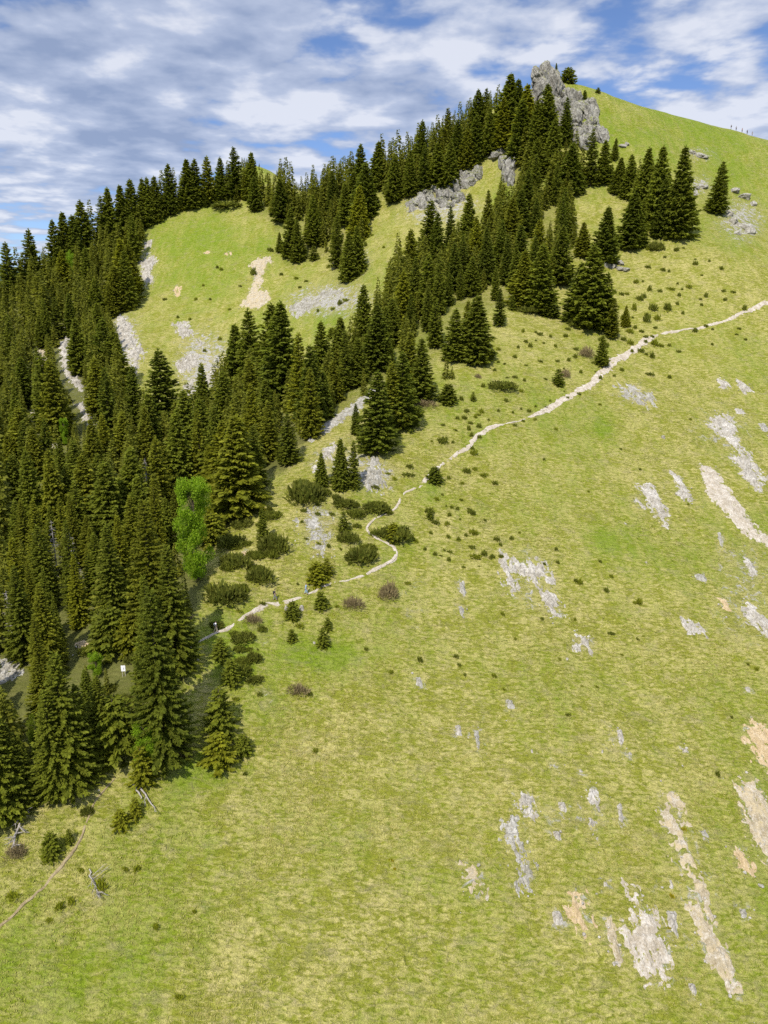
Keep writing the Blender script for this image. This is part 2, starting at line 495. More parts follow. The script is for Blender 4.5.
# ------------------------------------------------------------------ the hillside: one sheet out to the horizon
def build_terrain():
    th_f = np.radians(np.arange(-37.0, 37.001, 0.07))
    th_c = np.radians(np.arange(41.0, 320.0, 4.0))
    th = np.concatenate([th_f, th_c])
    rr = np.concatenate([np.linspace(6, 46, 11), 48 * np.exp(np.linspace(0, math.log(430 / 48.0), 880)), 430 * np.exp(np.linspace(0.04, math.log(9000 / 430.0), 60))])
    T, R_ = np.meshgrid(th, rr)
    X = R_ * np.sin(T); Y = R_ * np.cos(T)
    Z = height(X, Y)
    near = np.exp(-(R_ / 330.0) ** 4)
    Z = Z + lumps(X, Y) * near
    nr, nt_ = X.shape
    verts = np.stack([X, Y, Z], -1).reshape(-1, 3)
    i = np.arange(nr - 1)[:, None] * nt_ + np.arange(nt_)[None]
    j = np.arange(nr - 1)[:, None] * nt_ + (np.arange(nt_)[None] + 1) % nt_
    F = np.stack([i, i + nt_, j + nt_, j], -1).reshape(-1, 4)
    # wear and colour zones of the turf
    x, y, z = verts.T
    u, v, f = project(x, y, z)
    ok = (y > 20) & (R_.ravel() < 520)
    g = np.full(len(x), 0.22)
    for (gu, gv, ru, rv, a) in GREEN_ZONES:
        g += a * np.exp(-(((u - gu) / ru) ** 2 + ((v - gv) / rv) ** 2))
    s = np.zeros(len(x))
    for (gu, gv, ru, rv, a) in STONY_ZONES:
        s += a * np.exp(-(((u - gu) / ru) ** 2 + ((v - gv) / rv) ** 2))
    for P_ in PATCH_POLYS:      # thin worn turf round every bare patch
        xs = [p[0] for p in P_]; ys = [p[1] for p in P_]
        ii = np.where((x > min(xs) - 3) & (x < max(xs) + 3) & (y > min(ys) - 3) & (y < max(ys) + 3))[0]
        if len(ii): s[ii] = np.maximum(s[ii], 0.30 * smooth01(1 + poly_sdf(x[ii], y[ii], P_) / 1.8))
    g = np.where(ok, g, 0.4); s = np.where(ok, s, 0)
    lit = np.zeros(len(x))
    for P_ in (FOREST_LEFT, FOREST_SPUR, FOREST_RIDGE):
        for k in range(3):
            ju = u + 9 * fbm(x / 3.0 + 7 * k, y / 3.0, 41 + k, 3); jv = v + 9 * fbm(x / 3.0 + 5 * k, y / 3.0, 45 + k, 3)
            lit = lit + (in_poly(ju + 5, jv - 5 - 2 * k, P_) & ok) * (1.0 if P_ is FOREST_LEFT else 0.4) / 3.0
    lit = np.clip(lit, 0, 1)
    woods = smooth01((np.hypot(x, y) - 470) / 100)
    me = mesh_np('hillside', verts, F, M_TURF, True, {'green': np.clip(g, -0.3, 1.2), 'stony': np.clip(s, 0, 1), 'litter': lit, 'woods': woods})
    o = link('hillside', me)
    props(o, 'steep grassy alpine hillside climbing to a ridge', 'hillside', None, 'structure')


GREEN_ZONES = [(205, 240, 70, 60, 0.75), (640, 120, 90, 45, 0.65), (740, 175, 70, 55, 0.45), (330, 320, 22, 22, 0.5), (545, 175, 14, 16, 0.5), (505, 195, 12, 20, 0.6),
               (603, 428, 10, 9, 0.9), (608, 540, 30, 16, 0.6), (478, 440, 18, 14, 0.6), (430, 490, 14, 16, 0.7), (400, 545, 25, 20, 0.45),
               (330, 655, 45, 14, 0.75), (230, 660, 25, 35, 0.5), (205, 775, 40, 22, 0.8), (270, 720, 25, 30, 0.45), (95, 970, 110, 45, 0.4),
               (170, 855, 60, 40, 0.25), (360, 850, 60, 40, 0.3), (700, 410, 60, 40, -0.2), (560, 300, 80, 40, -0.22), (520, 650, 120, 80, -0.05), (640, 900, 120, 80, -0.1),
               (300, 980, 90, 40, -0.15), (430, 920, 90, 40, -0.1), (60, 870, 50, 30, -0.2), (340, 250, 30, 40, -0.25), (320, 470, 50, 40, -0.25), (440, 220, 40, 30, -0.3),
               (260, 570, 50, 40, -0.2), (700, 575, 40, 25, 0.2), (560, 520, 60, 25, 0.15), (450, 880, 40, 20, 0.25), (740, 690, 40, 30, 0.1)]
STONY_ZONES = [(330, 300, 40, 16, 0.8), (360, 262, 12, 16, 0.6), (205, 365, 28, 35, 0.8), (340, 460, 28, 20, 0.6), (318, 530, 14, 25, 0.7), (440, 208, 40, 20, 0.7),
               (740, 220, 25, 22, 0.7), (700, 185, 16, 12, 0.5), (700, 155, 20, 8, 0.5), (635, 395, 20, 10, 0.5), (725, 430, 35, 30, 0.35), (650, 500, 25, 20, 0.3),
               (530, 580, 30, 35, 0.4), (580, 810, 40, 25, 0.35), (515, 850, 20, 40, 0.35), (475, 880, 14, 25, 0.35), (650, 930, 60, 40, 0.25), (475, 735, 20, 20, 0.3),
               (415, 600, 20, 40, 0.2), (690, 870, 40, 60, 0.25), (745, 615, 30, 40, 0.35), (740, 560, 30, 30, 0.35), (120, 345, 20, 40, 0.7), (70, 370, 20, 30, 0.7),
               (45, 430, 25, 25, 0.6), (145, 265, 10, 25, 0.6), (270, 700, 10, 20, 0.35), (180, 725, 20, 20, 0.3), (375, 478, 20, 14, 0.7), (340, 520, 10, 10, 0.3),
               (300, 690, 14, 10, 0.3), (260, 640, 8, 8, 0.3), (15, 665, 12, 12, 0.9), (95, 645, 12, 8, 0.5), (615, 740, 20, 30, 0.2)]

# ------------------------------------------------------------------ bare patches: ragged slabs of rock, scree and soil breaking through the turf
PATCH_POLYS = []
TRAIL_POLYS = []


def world_poly(poly):
    u, v = zip(*poly)
    x, y, z, m = at(u, v)
    return list(zip(x, y))


def patch_mesh(polys, mat, amp=0.3, ragged=0.7, rough=0.25, step=None):
    V = []; F = []; nv = 0
    for poly in polys:
        P_ = world_poly(poly)
        PATCH_POLYS.append(P_)
        xs = [p[0] for p in P_]; ys = [p[1] for p in P_]
        w = max(max(xs) - min(xs), max(ys) - min(ys))
        st = step or max(0.14, min(0.4, w / 90))
        pad = 0.8 + ragged
        gx = np.arange(min(xs) - pad, max(xs) + pad, st); gy = np.arange(min(ys) - pad, max(ys) + pad, st)
        X, Y = np.meshgrid(gx, gy)
        sd = poly_sdf(X, Y, P_)
        thick = max(0.3, min(2.0, float(sd.max())))
        nz = fbm(X / 1.6 + 31, Y / 1.6, 61, 4, 0.6) * 1.3 + 0.5 * vnoise(X / 0.4, Y / 0.4, 66)
        al, ac = 0.26 * X - 0.966 * Y, 0.966 * X + 0.26 * Y          # down and across the fall line
        nz = 0.6 * nz + 1.3 * fbm(ac / 0.9 + 5, al / 4.5, 63, 4, 0.6)
        e = np.clip((sd + 1.35 * ragged * nz * min(1.0, thick * 0.9)) / thick, -1.2, 1.0)
        h = amp * np.minimum(e, 0.25 + 0.75 * e) - 0.22 * smooth01((fbm(ac / 0.55, al / 2.2, 67, 5, 0.65) - 0.22) * 5) * (ragged > 0.55) + rough * (fbm(X / 0.8, Y / 0.8, 71, 3, 0.65)) * np.clip(e + 0.3, 0, 1) + 0.05
        Z = height(X, Y) + h + 0.06
        keep = (h > -0.22)
        idx = -np.ones(X.shape, int)
        q = keep[:-1, :-1] | keep[1:, :-1] | keep[1:, 1:] | keep[:-1, 1:]
        used = np.zeros(X.shape, bool)
        used[:-1, :-1] |= q; used[1:, :-1] |= q; used[1:, 1:] |= q; used[:-1, 1:] |= q
        idx[used] = np.arange(used.sum())
        V.append(np.stack([X[used], Y[used], Z[used]], -1))
        a, b_, c, d = idx[:-1, :-1][q], idx[:-1, 1:][q], idx[1:, 1:][q], idx[1:, :-1][q]
        F.append(np.stack([a, b_, c, d], -1) + nv); nv += int(used.sum())
    return np.concatenate(V), np.concatenate(F)


def pct(u, v):
    return '%.1f%% across and %.1f%% down the photo' % (u / 7.68, v / 10.24)


def bare_patch(name, cat, label, polys, mat, amp=0.3, ragged=0.7, rough=0.25, group=None):
    if isinstance(polys[0][0], (int, float)): polys = [polys]
    V, F = patch_mesh(polys, mat, amp, ragged, rough)
    c = V.mean(0)
    me = mesh_np(name, V - c, F, mat, False)
    o = link(name, me, None, c)
    props(o, label, cat, group)
    return o


G1 = 'bare rock and scree breaking through the grass'
bare_patch('scree_chute', 'scree', 'broad white scree chute running off the right edge, widest bare streak of the upper slope',
           [(700, 465), (716, 471), (727, 488), (741, 509), (758, 530), (775, 540), (775, 552), (751, 537), (727, 514), (713, 500), (706, 485)], M_SCREE, 0.3, 0.6, 0.2, G1)
bare_patch('rock_outcrop', 'rock', 'grey broken rock rib just above the broad white scree chute',
           [(709, 425), (718, 413), (730, 418), (741, 443), (755, 464), (763, 478), (760, 491), (744, 478), (730, 458), (737, 451), (723, 436)], M_LIME, 0.35, 1.3, 0.5, G1)
bare_patch('rock_outcrop', 'rock', 'narrow slanting pale rock sliver left of the broad white scree chute',
           [(671, 473), (678, 476), (685, 488), (694, 500), (690, 502), (678, 495), (680, 488)], M_LIME, 0.3, 0.6, 0.3, G1)
bare_patch('rock_outcrop', 'rock', 'pale flat rock patch with small satellite, furthest left beside the broad scree chute',
           [[(640, 486), (650, 485), (664, 502), (667, 514), (664, 525), (654, 513), (645, 497)], [(637, 502), (643, 502), (646, 510), (641, 510)]], M_LIME, 0.3, 0.8, 0.3, G1)
bare_patch('rock_outcrop', 'rock', 'broken three-armed pale rock patch in the middle of the grass slope',
           [[(500, 551), (508, 560), (516, 590), (511, 594), (503, 575)], [(514, 558), (525, 562), (545, 564), (549, 578), (538, 583), (520, 576)], [(538, 584), (550, 592), (562, 618), (556, 620), (545, 605)]], M_LIME, 0.3, 1.3, 0.4, G1)
bare_patch('rock_outcrop', 'rock', 'white rock patch cut by the right edge, below the broad scree chute',
           [(743, 600), (758, 610), (772, 620), (772, 640), (752, 625), (744, 612)], M_LIME, 0.35, 0.7, 0.4, G1)
bare_patch('rock_outcrop', 'rock', 'low whitish rock line left of the white patch at the right edge', [(684, 620), (704, 630), (700, 635), (687, 630)], M_LIME, 0.25, 0.7, 0.3, G1)
bare_patch('rock_outcrop', 'rock', 'small white rock patch with tan foot below the three-armed patch', [(577, 634), (590, 639), (591, 651), (575, 650)], M_LIME, 0.3, 0.8, 0.35, G1)
bare_patch('rock_outcrop', 'rock', 'short pale rock strip directly under the broad white scree chute', [(745, 558), (751, 561), (758, 574), (752, 576)], M_LIME, 0.25, 0.6, 0.3, G1)
bare_patch('soil_patch', 'bare soil', 'small tan soil spot left of the white patch at the right edge', [(719, 599), (726, 601), (731, 611), (724, 609)], M_TAN, 0.2, 0.5, 0.2, G1)
bare_patch('rock_outcrop', 'rock', 'small grey rock pair below the trail near the right edge', [[(716, 378), (724, 378), (729, 385), (723, 390)], [(738, 381), (745, 384), (751, 391), (744, 394)]], M_LIME, 0.3, 0.6, 0.3, G1)
bare_patch('rock_outcrop', 'rock', 'scattered grey rocks in grass just below the widest bend of the trail', [[(620, 388), (634, 386), (638, 394), (626, 396)], [(633, 396), (650, 394), (648, 405), (637, 404)]], M_GREY, 0.2, 1.6, 0.5, G1)
bare_patch('scree_chute', 'scree', 'longest stony streak, running down the lower right slope',
           [(662, 798), (673, 796), (679, 819), (688, 849), (700, 888), (718, 931), (726, 952), (735, 977), (739, 997), (724, 982), (709, 960), (698, 931), (688, 879), (666, 828)], M_SCREE2, 0.25, 0.9, 0.3, G1)
bare_patch('scree_chute', 'scree', 'fan-shaped white scree with a thin neck at its top, lower right',
           [(630, 886), (637, 886), (642, 903), (650, 913), (658, 926), (668, 956), (666, 978), (649, 980), (632, 956), (625, 933), (636, 926), (643, 920), (637, 905)], M_SCREE, 0.28, 0.7, 0.3, G1)
bare_patch('scree_chute', 'scree', 'narrow beige scree tongue just left of the fan-shaped white scree',
           [(604, 922), (611, 918), (623, 948), (624, 965), (617, 965), (609, 943)], M_SCREE2, 0.25, 0.6, 0.25, G1)
bare_patch('soil_patch', 'bare soil', 'tan soil scar left of the narrow beige scree tongue', [(570, 894), (587, 896), (594, 926), (585, 933), (574, 914)], M_TAN, 0.2, 0.9, 0.25, G1)
bare_patch('soil_patch', 'bare soil', 'large tan erosion scar at the right edge, the lower of the two',
           [(737, 785), (756, 781), (775, 828), (775, 868), (754, 841), (743, 807)], M_SCREE2, 0.25, 0.8, 0.3, G1)
bare_patch('soil_patch', 'bare soil', 'orange-tan erosion scar at the right edge, the upper of the two',
           [(743, 738), (754, 721), (775, 732), (775, 775), (756, 755)], M_TAN, 0.25, 0.8, 0.3, G1)
bare_patch('soil_patch', 'bare soil', 'short tan soil tongue left of the large erosion scar at the right edge', [(735, 852), (743, 849), (756, 871), (752, 877), (741, 867)], M_TAN, 0.22, 0.7, 0.25, G1)
bare_patch('rock_outcrop', 'rock', 'largest white rock splash left of the pale cluster in the lower slope', [(515, 795), (524, 797), (535, 800), (531, 815), (518, 808)], M_LIME, 0.3, 1.0, 0.4, G1)
bare_patch('rock_outcrop', 'rock', 'long grey rock trickle below the largest white rock splash', [[(506, 824), (512, 822), (516, 845), (530, 868), (530, 885), (520, 885), (510, 862)]], M_GREY, 0.18, 1.5, 0.5, G1)
bare_patch('rock_outcrop', 'rock', 'faint stony smear with one white block at its top, lower middle slope', [(462, 866), (473, 868), (483, 892), (475, 898)], M_SCREE2, 0.15, 1.3, 0.4, G1)
bare_patch('rock_outcrop', 'rock', 'twin pale rock drips at the centre of the lower cluster', [[(587, 792), (597, 793), (598, 808), (592, 806)], [(590, 820), (596, 822), (597, 838), (592, 836)]], M_LIME, 0.25, 0.9, 0.4, G1)
for (u0, v0, w, h, mt) in [(563, 808, 8, 9, 0), (558, 836, 8, 7, 0), (620, 815, 5, 18, 0), (671, 884, 6, 9, 0), (673, 925, 9, 22, 0), (693, 990, 6, 9, 0), (744, 914, 8, 10, 1), (477, 741, 4, 18, 1),
                           (459, 731, 7, 10, 0), (558, 920, 9, 13, 0), (620, 738, 5, 14, 0), (606, 885, 5, 5, 0), (704, 835, 8, 7, 1), (419, 682, 8, 7, 1), (462, 590, 6, 14, 1), (461, 612, 5, 10, 1),
                           (740, 412, 10, 6, 0), (763, 428, 8, 8, 1), (720, 540, 6, 14, 1), (762, 805, 3, 3, 0), (686, 752, 6, 4, 0), (747, 690, 5, 3, 0), (555, 768, 4, 8, 1), (510, 705, 10, 8, 1), (700, 578, 12, 6, 1),
                           (580, 770, 4, 6, 0), (630, 755, 4, 4, 0), (532, 752, 3, 4, 0)]:
    mt_, nm, tone = ((M_LIME, 'rock_outcrop', 'white'), (M_GREY, 'rock_outcrop', 'greyish'))[mt]
    poly = [(u0 - w * .5, v0 - h * .5), (u0 + w * .15, v0 - h * .55), (u0 + w * .5, v0 + h * .2), (u0 + w * .35, v0 + h * .5), (u0 - w * .2, v0 + h * .3)]
    bare_patch(nm, 'rock', 'small %s rock in grass, %s' % (tone, pct(u0, v0)), poly, mt_, 0.28, 0.5, 0.3, 'small rocks in the grass slope')

# left and upper slopes
G2 = 'bare rock on the upper slopes'
bare_patch('rock_outcrop', 'rock', 'pale rock rib on the left rim of the upper meadow, beside the forest edge', [[(140, 262), (152, 256), (156, 262), (150, 272), (153, 284), (143, 280)], [(143, 243), (152, 240), (150, 247), (144, 249)]], M_LIME, 0.5, 1.0, 0.6, G2)
bare_patch('rock_outcrop', 'rock', 'tall pale rock slope at the bottom left corner of the upper meadow', [(118, 316), (128, 318), (133, 335), (143, 352), (135, 374), (128, 352), (120, 338)], M_LIME, 0.5, 1.4, 0.7, G2)
bare_patch('rock_outcrop', 'rock', 'large pale rock patch in the lower upper-meadow, right of the big dark spruce', [[(176, 364), (186, 356), (197, 354), (198, 363), (182, 375)], [(184, 388), (192, 380), (196, 386), (188, 398)]], M_LIME, 0.4, 1.2, 0.6, G2)
for pp in ([(176, 325), (186, 322), (192, 334), (182, 338)], [(205, 374), (214, 371), (216, 380), (208, 384)], [(190, 344), (200, 340), (202, 346)]):
    bare_patch('rock_outcrop', 'rock', 'grey meadow rocks, ' + pct(*pp[0]), pp, M_LIME, 0.3, 1.5, 0.6, G2)
bare_patch('rock_outcrop', 'rock', 'pale gully of rock between forest trees, left of the upper meadow', [[(66, 324), (72, 328), (66, 352), (71, 370), (84, 386), (80, 392), (64, 374), (60, 352)], [(76, 404), (82, 402), (96, 424), (90, 426)]], M_LIME, 0.5, 1.0, 0.6, G2)
bare_patch('rock_outcrop', 'rock', 'tan and grey rock strip deep in the left forest', [(30, 408), (37, 408), (49, 429), (63, 445), (55, 449), (41, 431)], M_SCREE, 0.5, 0.9, 0.6, G2)
bare_patch('rock_outcrop', 'rock', 'dull rock face showing high in the left forest', [(36, 338), (43, 340), (48, 362), (40, 366)], M_SCREE2, 0.4, 1.0, 0.6, G2)
bare_patch('soil_patch', 'bare soil', 'pinkish erosion scar with forked foot in the upper meadow',
           [(249, 266), (258, 259), (270, 257), (271, 261), (264, 267), (262, 280), (257, 291), (267, 292), (269, 300), (258, 308), (240, 306), (247, 297), (254, 280), (256, 268)], M_SCREE2, 0.3, 0.8, 0.25, G2)
for (u0, v0, w, h) in [(176, 291, 6, 10), (228, 254, 6, 4), (207, 253, 5, 3)]:
    bare_patch('soil_patch', 'bare soil', 'small tan soil spot, ' + pct(u0, v0), [(u0 - w * .5, v0), (u0, v0 - h * .5), (u0 + w * .4, v0 - h * .2), (u0 + w * .25, v0 + h * .5)], M_TAN, 0.2, 1.3, 0.2, G2)
bare_patch('rock_outcrop', 'rock', 'wide band of grey stones crossing below the upper meadow', [[(290, 306), (304, 299), (322, 297), (322, 303), (308, 310), (297, 317)], [(320, 293), (340, 290), (341, 295), (324, 297)]], M_GREY, 0.25, 1.8, 0.6, G2)
bare_patch('rock_outcrop', 'rock', 'long grey rock lip bordering the spur, below the central forest', [(373, 388), (377, 391), (352, 415), (331, 429), (311, 441), (308, 437), (330, 420), (352, 405)], M_GREY, 0.35, 0.8, 0.3, G2)
bare_patch('rock_outcrop', 'rock', 'grey rock patch on the spur between two small spruces', [(322, 450), (334, 443), (336, 452), (324, 468), (316, 470)], M_LIME, 0.35, 1.0, 0.5, G2)
bare_patch('rock_outcrop', 'rock', 'rounded grey rock hump above the trail, under a big spruce', [[(364, 476), (376, 467), (386, 470), (388, 486), (372, 492), (364, 486)], [(372, 456), (378, 458), (377, 466), (371, 464)]], M_GREY, 0.6, 1.2, 0.6, G2)
bare_patch('rock_outcrop', 'rock', 'loose trickle of grey stones down the spur above the switchback', [[(304, 516), (312, 514), (318, 536), (324, 552), (318, 552), (310, 534)]], M_GREY, 0.1, 1.4, 0.5, G2)
bare_patch('soil_patch', 'bare soil', 'reddish earth spot among dwarf pines above the hikers', [(238, 555), (245, 552), (247, 558), (241, 560)], M_TAN, 0.2, 0.4, 0.2, G2)
bare_patch('soil_patch', 'bare soil', 'reddish earth spot in the forest beside the white sign', [(76, 643), (84, 641), (88, 647), (80, 650)], M_TAN, 0.2, 0.4, 0.2, G2)
bare_patch('rock_outcrop', 'rock', 'grey rock slide at the left edge, between dark forest trees', [(-4, 668), (8, 656), (16, 654), (18, 672), (4, 684), (-4, 684)], M_GREY, 0.4, 0.8, 0.6, G2)


# ------------------------------------------------------------------ crags: faceted blocks grown together
def ico(sub):
    import bmesh
    bm = bmesh.new(); bmesh.ops.create_icosphere(bm, subdivisions=sub, radius=1.0)
    v = np.array([p.co for p in bm.verts]); f = np.array([[q.index for q in p.verts] for p in bm.faces]); bm.free()
    return v, f


ICO = {s: ico(s) for s in (2, 3, 4)}


def rock_block(rng, size, sub=4, cuts=14, jag=0.12):
    v, f = ICO[sub]; v = v.copy()
    for _ in range(cuts):
        nrm = rng.normal(size=3) * (1, 1, 0.7); nrm /= np.linalg.norm(nrm)
        off = rng.uniform(0.5, 0.86)
        d = v @ nrm
        v -= np.where(d > off, d - off, 0)[:, None] * nrm
    k = rng.uniform(0, 50)
    r = 1 + jag * (1 - 2 * np.abs(fbm(v[:, 0] * 2.2 + v[:, 2] * 0.5 + k, v[:, 1] * 2.2 - v[:, 2] * 0.7 + k, 5, 4, 0.6))) + 0.06 * fbm(v[:, 2] * 7 + k, v[:, 0] * 3 + v[:, 1] * 2, 9, 2) + 0.5 * jag * fbm(v[:, 0] * 6 + v[:, 2] * 1.5, v[:, 1] * 6 - v[:, 2] * 1.5 + k, 13, 3, 0.6)
    return v * r[:, None] * np.asarray(size), f


def crag(name, label, blocks, mat, sub=4, cat='rock', group=None, jag=0.16, lean=0.0, sink=0.0):
    rng = np.random.default_rng(sum(map(ord, label)))
    V = []; F = []; nv = 0
    for (u, v, ru, rv, Y) in blocks:
        if Y is None:
            x, y, z, m = at(u, v); x, y, z = x[0], y[0], z[0]
        else:
            dx, dy, dz = ray(u, v); x, y, z = dx * Y / dy, Y, dz * Y / dy
        f_ = y * CP + z * SP
        sx, sz = ru * f_ / FOC * 1.12, rv * f_ / FOC * 1.12
        bv, bf = rock_block(rng, (sx, max(sx, 0.7 * sz), sz), sub, 14, jag)
        a = rng.uniform(-0.5, 0.5); ca, sa = math.cos(a), math.sin(a)
        bv = np.stack([bv[:, 0] * ca - bv[:, 1] * sa, bv[:, 0] * sa + bv[:, 1] * ca, bv[:, 2]], -1)
        bv[:, 0] += lean * bv[:, 2]
        V.append(bv + (x, y, z - sink * sz)); F.append(bf + nv); nv += len(bv)
    V = np.concatenate(V); c = V.mean(0)
    o = link(name, mesh_np(name, V - c, np.concatenate(F), mat, False), None, c)
    props(o, label, cat, group)
    return o


def poly_blocks(poly, n_, ru, rv, seed, Y=None):
    rng = np.random.default_rng(seed); out = []
    us = [p[0] for p in poly]; vs = [p[1] for p in poly]
    while len(out) < n_:
        u, v = rng.uniform(min(us), max(us)), rng.uniform(min(vs), max(vs))
        if in_poly(np.array([u]), np.array([v]), poly)[0]:
            out.append((u, v, rng.uniform(*ru), rng.uniform(*rv), Y))
    return out


CRAG_TOP = [(534, 78), (540, 72), (546, 68), (554, 73), (561, 86), (566, 96), (556, 104), (548, 92), (536, 96)]
CRAG_FACE = [(540, 92), (552, 88), (566, 92), (576, 104), (590, 108), (600, 118), (606, 127), (601, 138), (592, 144), (580, 146), (570, 132), (560, 116), (550, 110)]
crag('summit_crag', 'jagged grey rock crag crowning the summit at the top of the photo',
     [(545, 88, 9, 17, 341), (543, 76, 5, 10, 340), (548, 73, 4, 8, 341), (538, 92, 6, 13, 340), (552, 84, 6, 11, 341), (557, 94, 7, 14, 339)] + poly_blocks(CRAG_TOP, 16, (4, 6.5), (4, 8), 3, 340) + [(u, v, a, b, None) for u, v, a, b, _ in poly_blocks(CRAG_FACE, 46, (5, 9), (5, 10), 5)], M_CRAG, 4, jag=0.34, lean=-0.15)
crag('rock_cliff', 'long grey cliff band under the ridge forest, left of the summit',
     [(412, 203, 5, 5, None), (422, 200, 5, 7, None), (432, 200, 5, 8, None), (441, 199, 5, 9, None), (449, 195, 5, 9, None), (457, 188, 5, 9, None), (464, 181, 5, 9, None), (471, 174, 5, 8, None), (478, 172, 5, 6, None)] +
     poly_blocks([(408, 201), (418, 192), (446, 185), (464, 170), (476, 166), (486, 174), (469, 185), (459, 203), (440, 211), (412, 210)], 40, (3.5, 7), (3, 6.5), 8), M_CRAG, 4, jag=0.34, lean=-0.15, sink=0.3)
crag('rock_cliff', 'isolated grey rock buttress right of the cliff band, under the ridge forest', [(504, 166, 6, 9, None), (511, 172, 5, 11, None), (508, 178, 5, 7, None)] + poly_blocks([(499, 167), (512, 157), (516, 172), (512, 184), (504, 178)], 12, (2, 4.5), (4, 9), 9), M_CRAG, 3, jag=0.3, lean=-0.1)
crag('rock_cliff', 'small grey rock step above the isolated buttress', [(494, 157, 7, 4, None), (500, 153, 5, 4, None)], M_CRAG, 3, jag=0.24)
crag('rock_cliff', 'narrow pale rock slab between ridge spruces, left of the summit crag', [(513, 108, 3.5, 12, None), (512, 116, 3, 7, None)], M_GREY, 3, jag=0.2)
crag('rock_outcrop', 'broken grey rocks below the lone leaning spruce on the right', [(733, 222, 6, 4, None), (742, 226, 8, 6, None), (749, 232, 6, 5, None), (737, 233, 5, 3, None), (728, 214, 4, 4, None)], M_GREY, 3, group=G2, jag=0.26, sink=0.25)
crag('rock_outcrop', 'grey rock steps right of the lone leaning spruce', [(735, 191, 5, 3, None), (745, 197, 6, 3.5, None), (753, 204, 4, 3, None)], M_GREY, 3, group=G2, jag=0.26, sink=0.25)
crag('rock_outcrop', 'grey rocks left of the lone leaning spruce', [(696, 187, 5, 3, None), (703, 187, 4.5, 3, None), (694, 194, 4, 5, None)], M_GREY, 3, group=G2, jag=0.26, sink=0.25)
crag('rock_outcrop', 'flat grey rocks high on the open slope, above the lone leaning spruce', [(692, 152, 4, 2, None), (699, 155, 5, 2.5, None), (705, 157, 4, 2, None)], M_GREY, 3, group=G2, jag=0.26, sink=0.25)
crag('rock_outcrop', 'low pale rocks at the foot of the summit crag', [(622, 146, 4, 2, None), (627, 144, 3, 2, None)], M_GREY, 3, group=G2, jag=0.26, sink=0.25)
crag('rock_outcrop', 'small grey rocks beneath the dense spruce beside the right group', [(607, 266, 4, 3, None), (613, 267, 4, 2.5, None), (619, 269, 4.5, 2, None), (626, 270, 4, 2, None), (621, 264, 4, 3, None)], M_GREY, 2, group=G2)
crag('rock_outcrop', 'grey stone beside the lowest spruce of the mid cluster', [(335, 268, 4, 4, None)], M_GREY, 2, group=G2)
for (u0, v0, ru, rv, lab) in [(287, 610, 2.6, 4.4, 'upright pale boulder left of a young spruce below the trail'), (302, 609, 2.6, 3.6, 'upright pale boulder right of a young spruce below the trail'),
                              (314, 643, 2.0, 1.6, 'small white stone in the grass below the hikers'), (646, 563, 1.6, 1.4, 'lone white stone in the grass of the middle slope'),
                              (567, 659, 2.0, 1.6, 'small white stone below the white rock patch in mid slope'), (99, 790, 1.5, 1.2, 'tiny pale stone beside the lower footpath'),
                              (663, 438, 2.2, 2.2, 'tan stone on the open slope left of the grey rock rib'), (625, 524, 1.6, 1.4, 'small grey stone left of the pale flat rock patch'),
                              (198, 660, 1.5, 1.2, 'tiny white stone at the forest edge under the trail'), (602, 752, 2.0, 1.6, 'small white stone on the lower slope')]:
    crag('boulder', lab, [(u0, v0, ru, rv, None)], M_LIME, 3, 'boulder', 'single stones in the grass', 0.1)


# ------------------------------------------------------------------ trails
def trail(name, label, pts, mat, raise_=0.09, cat='trail', broken=0.06):
    P_ = np.array(pts, float)
    x, y, z, m = at(P_[:, 0], P_[:, 1])
    f_ = y * CP + z * SP
    w = P_[:, 2] * f_ / FOC * 0.38
    d = np.concatenate([[0], np.cumsum(np.hypot(np.diff(x), np.diff(y)))])
    s = np.arange(0, d[-1], 0.3)
    X = np.interp(s, d, x); Y = np.interp(s, d, y); Wd = np.interp(s, d, w)
    k = np.ones(7) / 7
    Xs = np.convolve(np.pad(X, 3, 'edge'), k, 'valid'); Ys = np.convolve(np.pad(Y, 3, 'edge'), k, 'valid')
    Xs += 0.55 * fbm(s / 4.5, s * 0 + 3, 12, 3); Ys += 0.55 * fbm(s / 4.5, s * 0 + 9, 14, 3)
    tx = np.gradient(Xs); ty = np.gradient(Ys); L = np.hypot(tx, ty) + 1e-9
    nx, ny = -ty / L, tx / L
    c = np.linspace(-1.35, 1.35, 15)
    G = [];
    for e in c:
        rag = 1 + 0.9 * fbm(s / 3.0, s * 0 + e * 2, 33, 3) + 0.35 * fbm(s / 0.6, s * 0 + e * 5, 35, 2)
        px = Xs + nx * e * Wd * rag; py = Ys + ny * e * Wd * rag
        hgt = raise_ + 0.09 - 0.30 * np.maximum(0, np.abs(e) - 0.75) / 0.6 + 0.05 * vnoise(px / 0.5, py / 0.5, 77) + 0.09 * fbm(px / 1.6, py / 1.6, 79, 3) - broken * smooth01((fbm(s / 6.0, s * 0 + 4, 38, 3)) * 3)
        G.append(np.stack([px, py, height(px, py) + hgt], -1))
    V = np.stack(G, 1); m_, q = V.shape[:2]
    i = np.arange(m_ - 1)[:, None] * q + np.arange(q - 1)[None]
    F = np.stack([i, i + 1, i + q + 1, i + q], -1).reshape(-1, 4)
    V = V.reshape(-1, 3)
    o = link(name, mesh_np(name, V, F, mat, False))
    props(o, label, cat, None, 'structure')
    TRAIL_POLYS.append(list(zip(Xs + nx * Wd, Ys + ny * Wd)) + list(zip(Xs - nx * Wd, Ys - ny * Wd))[::-1])


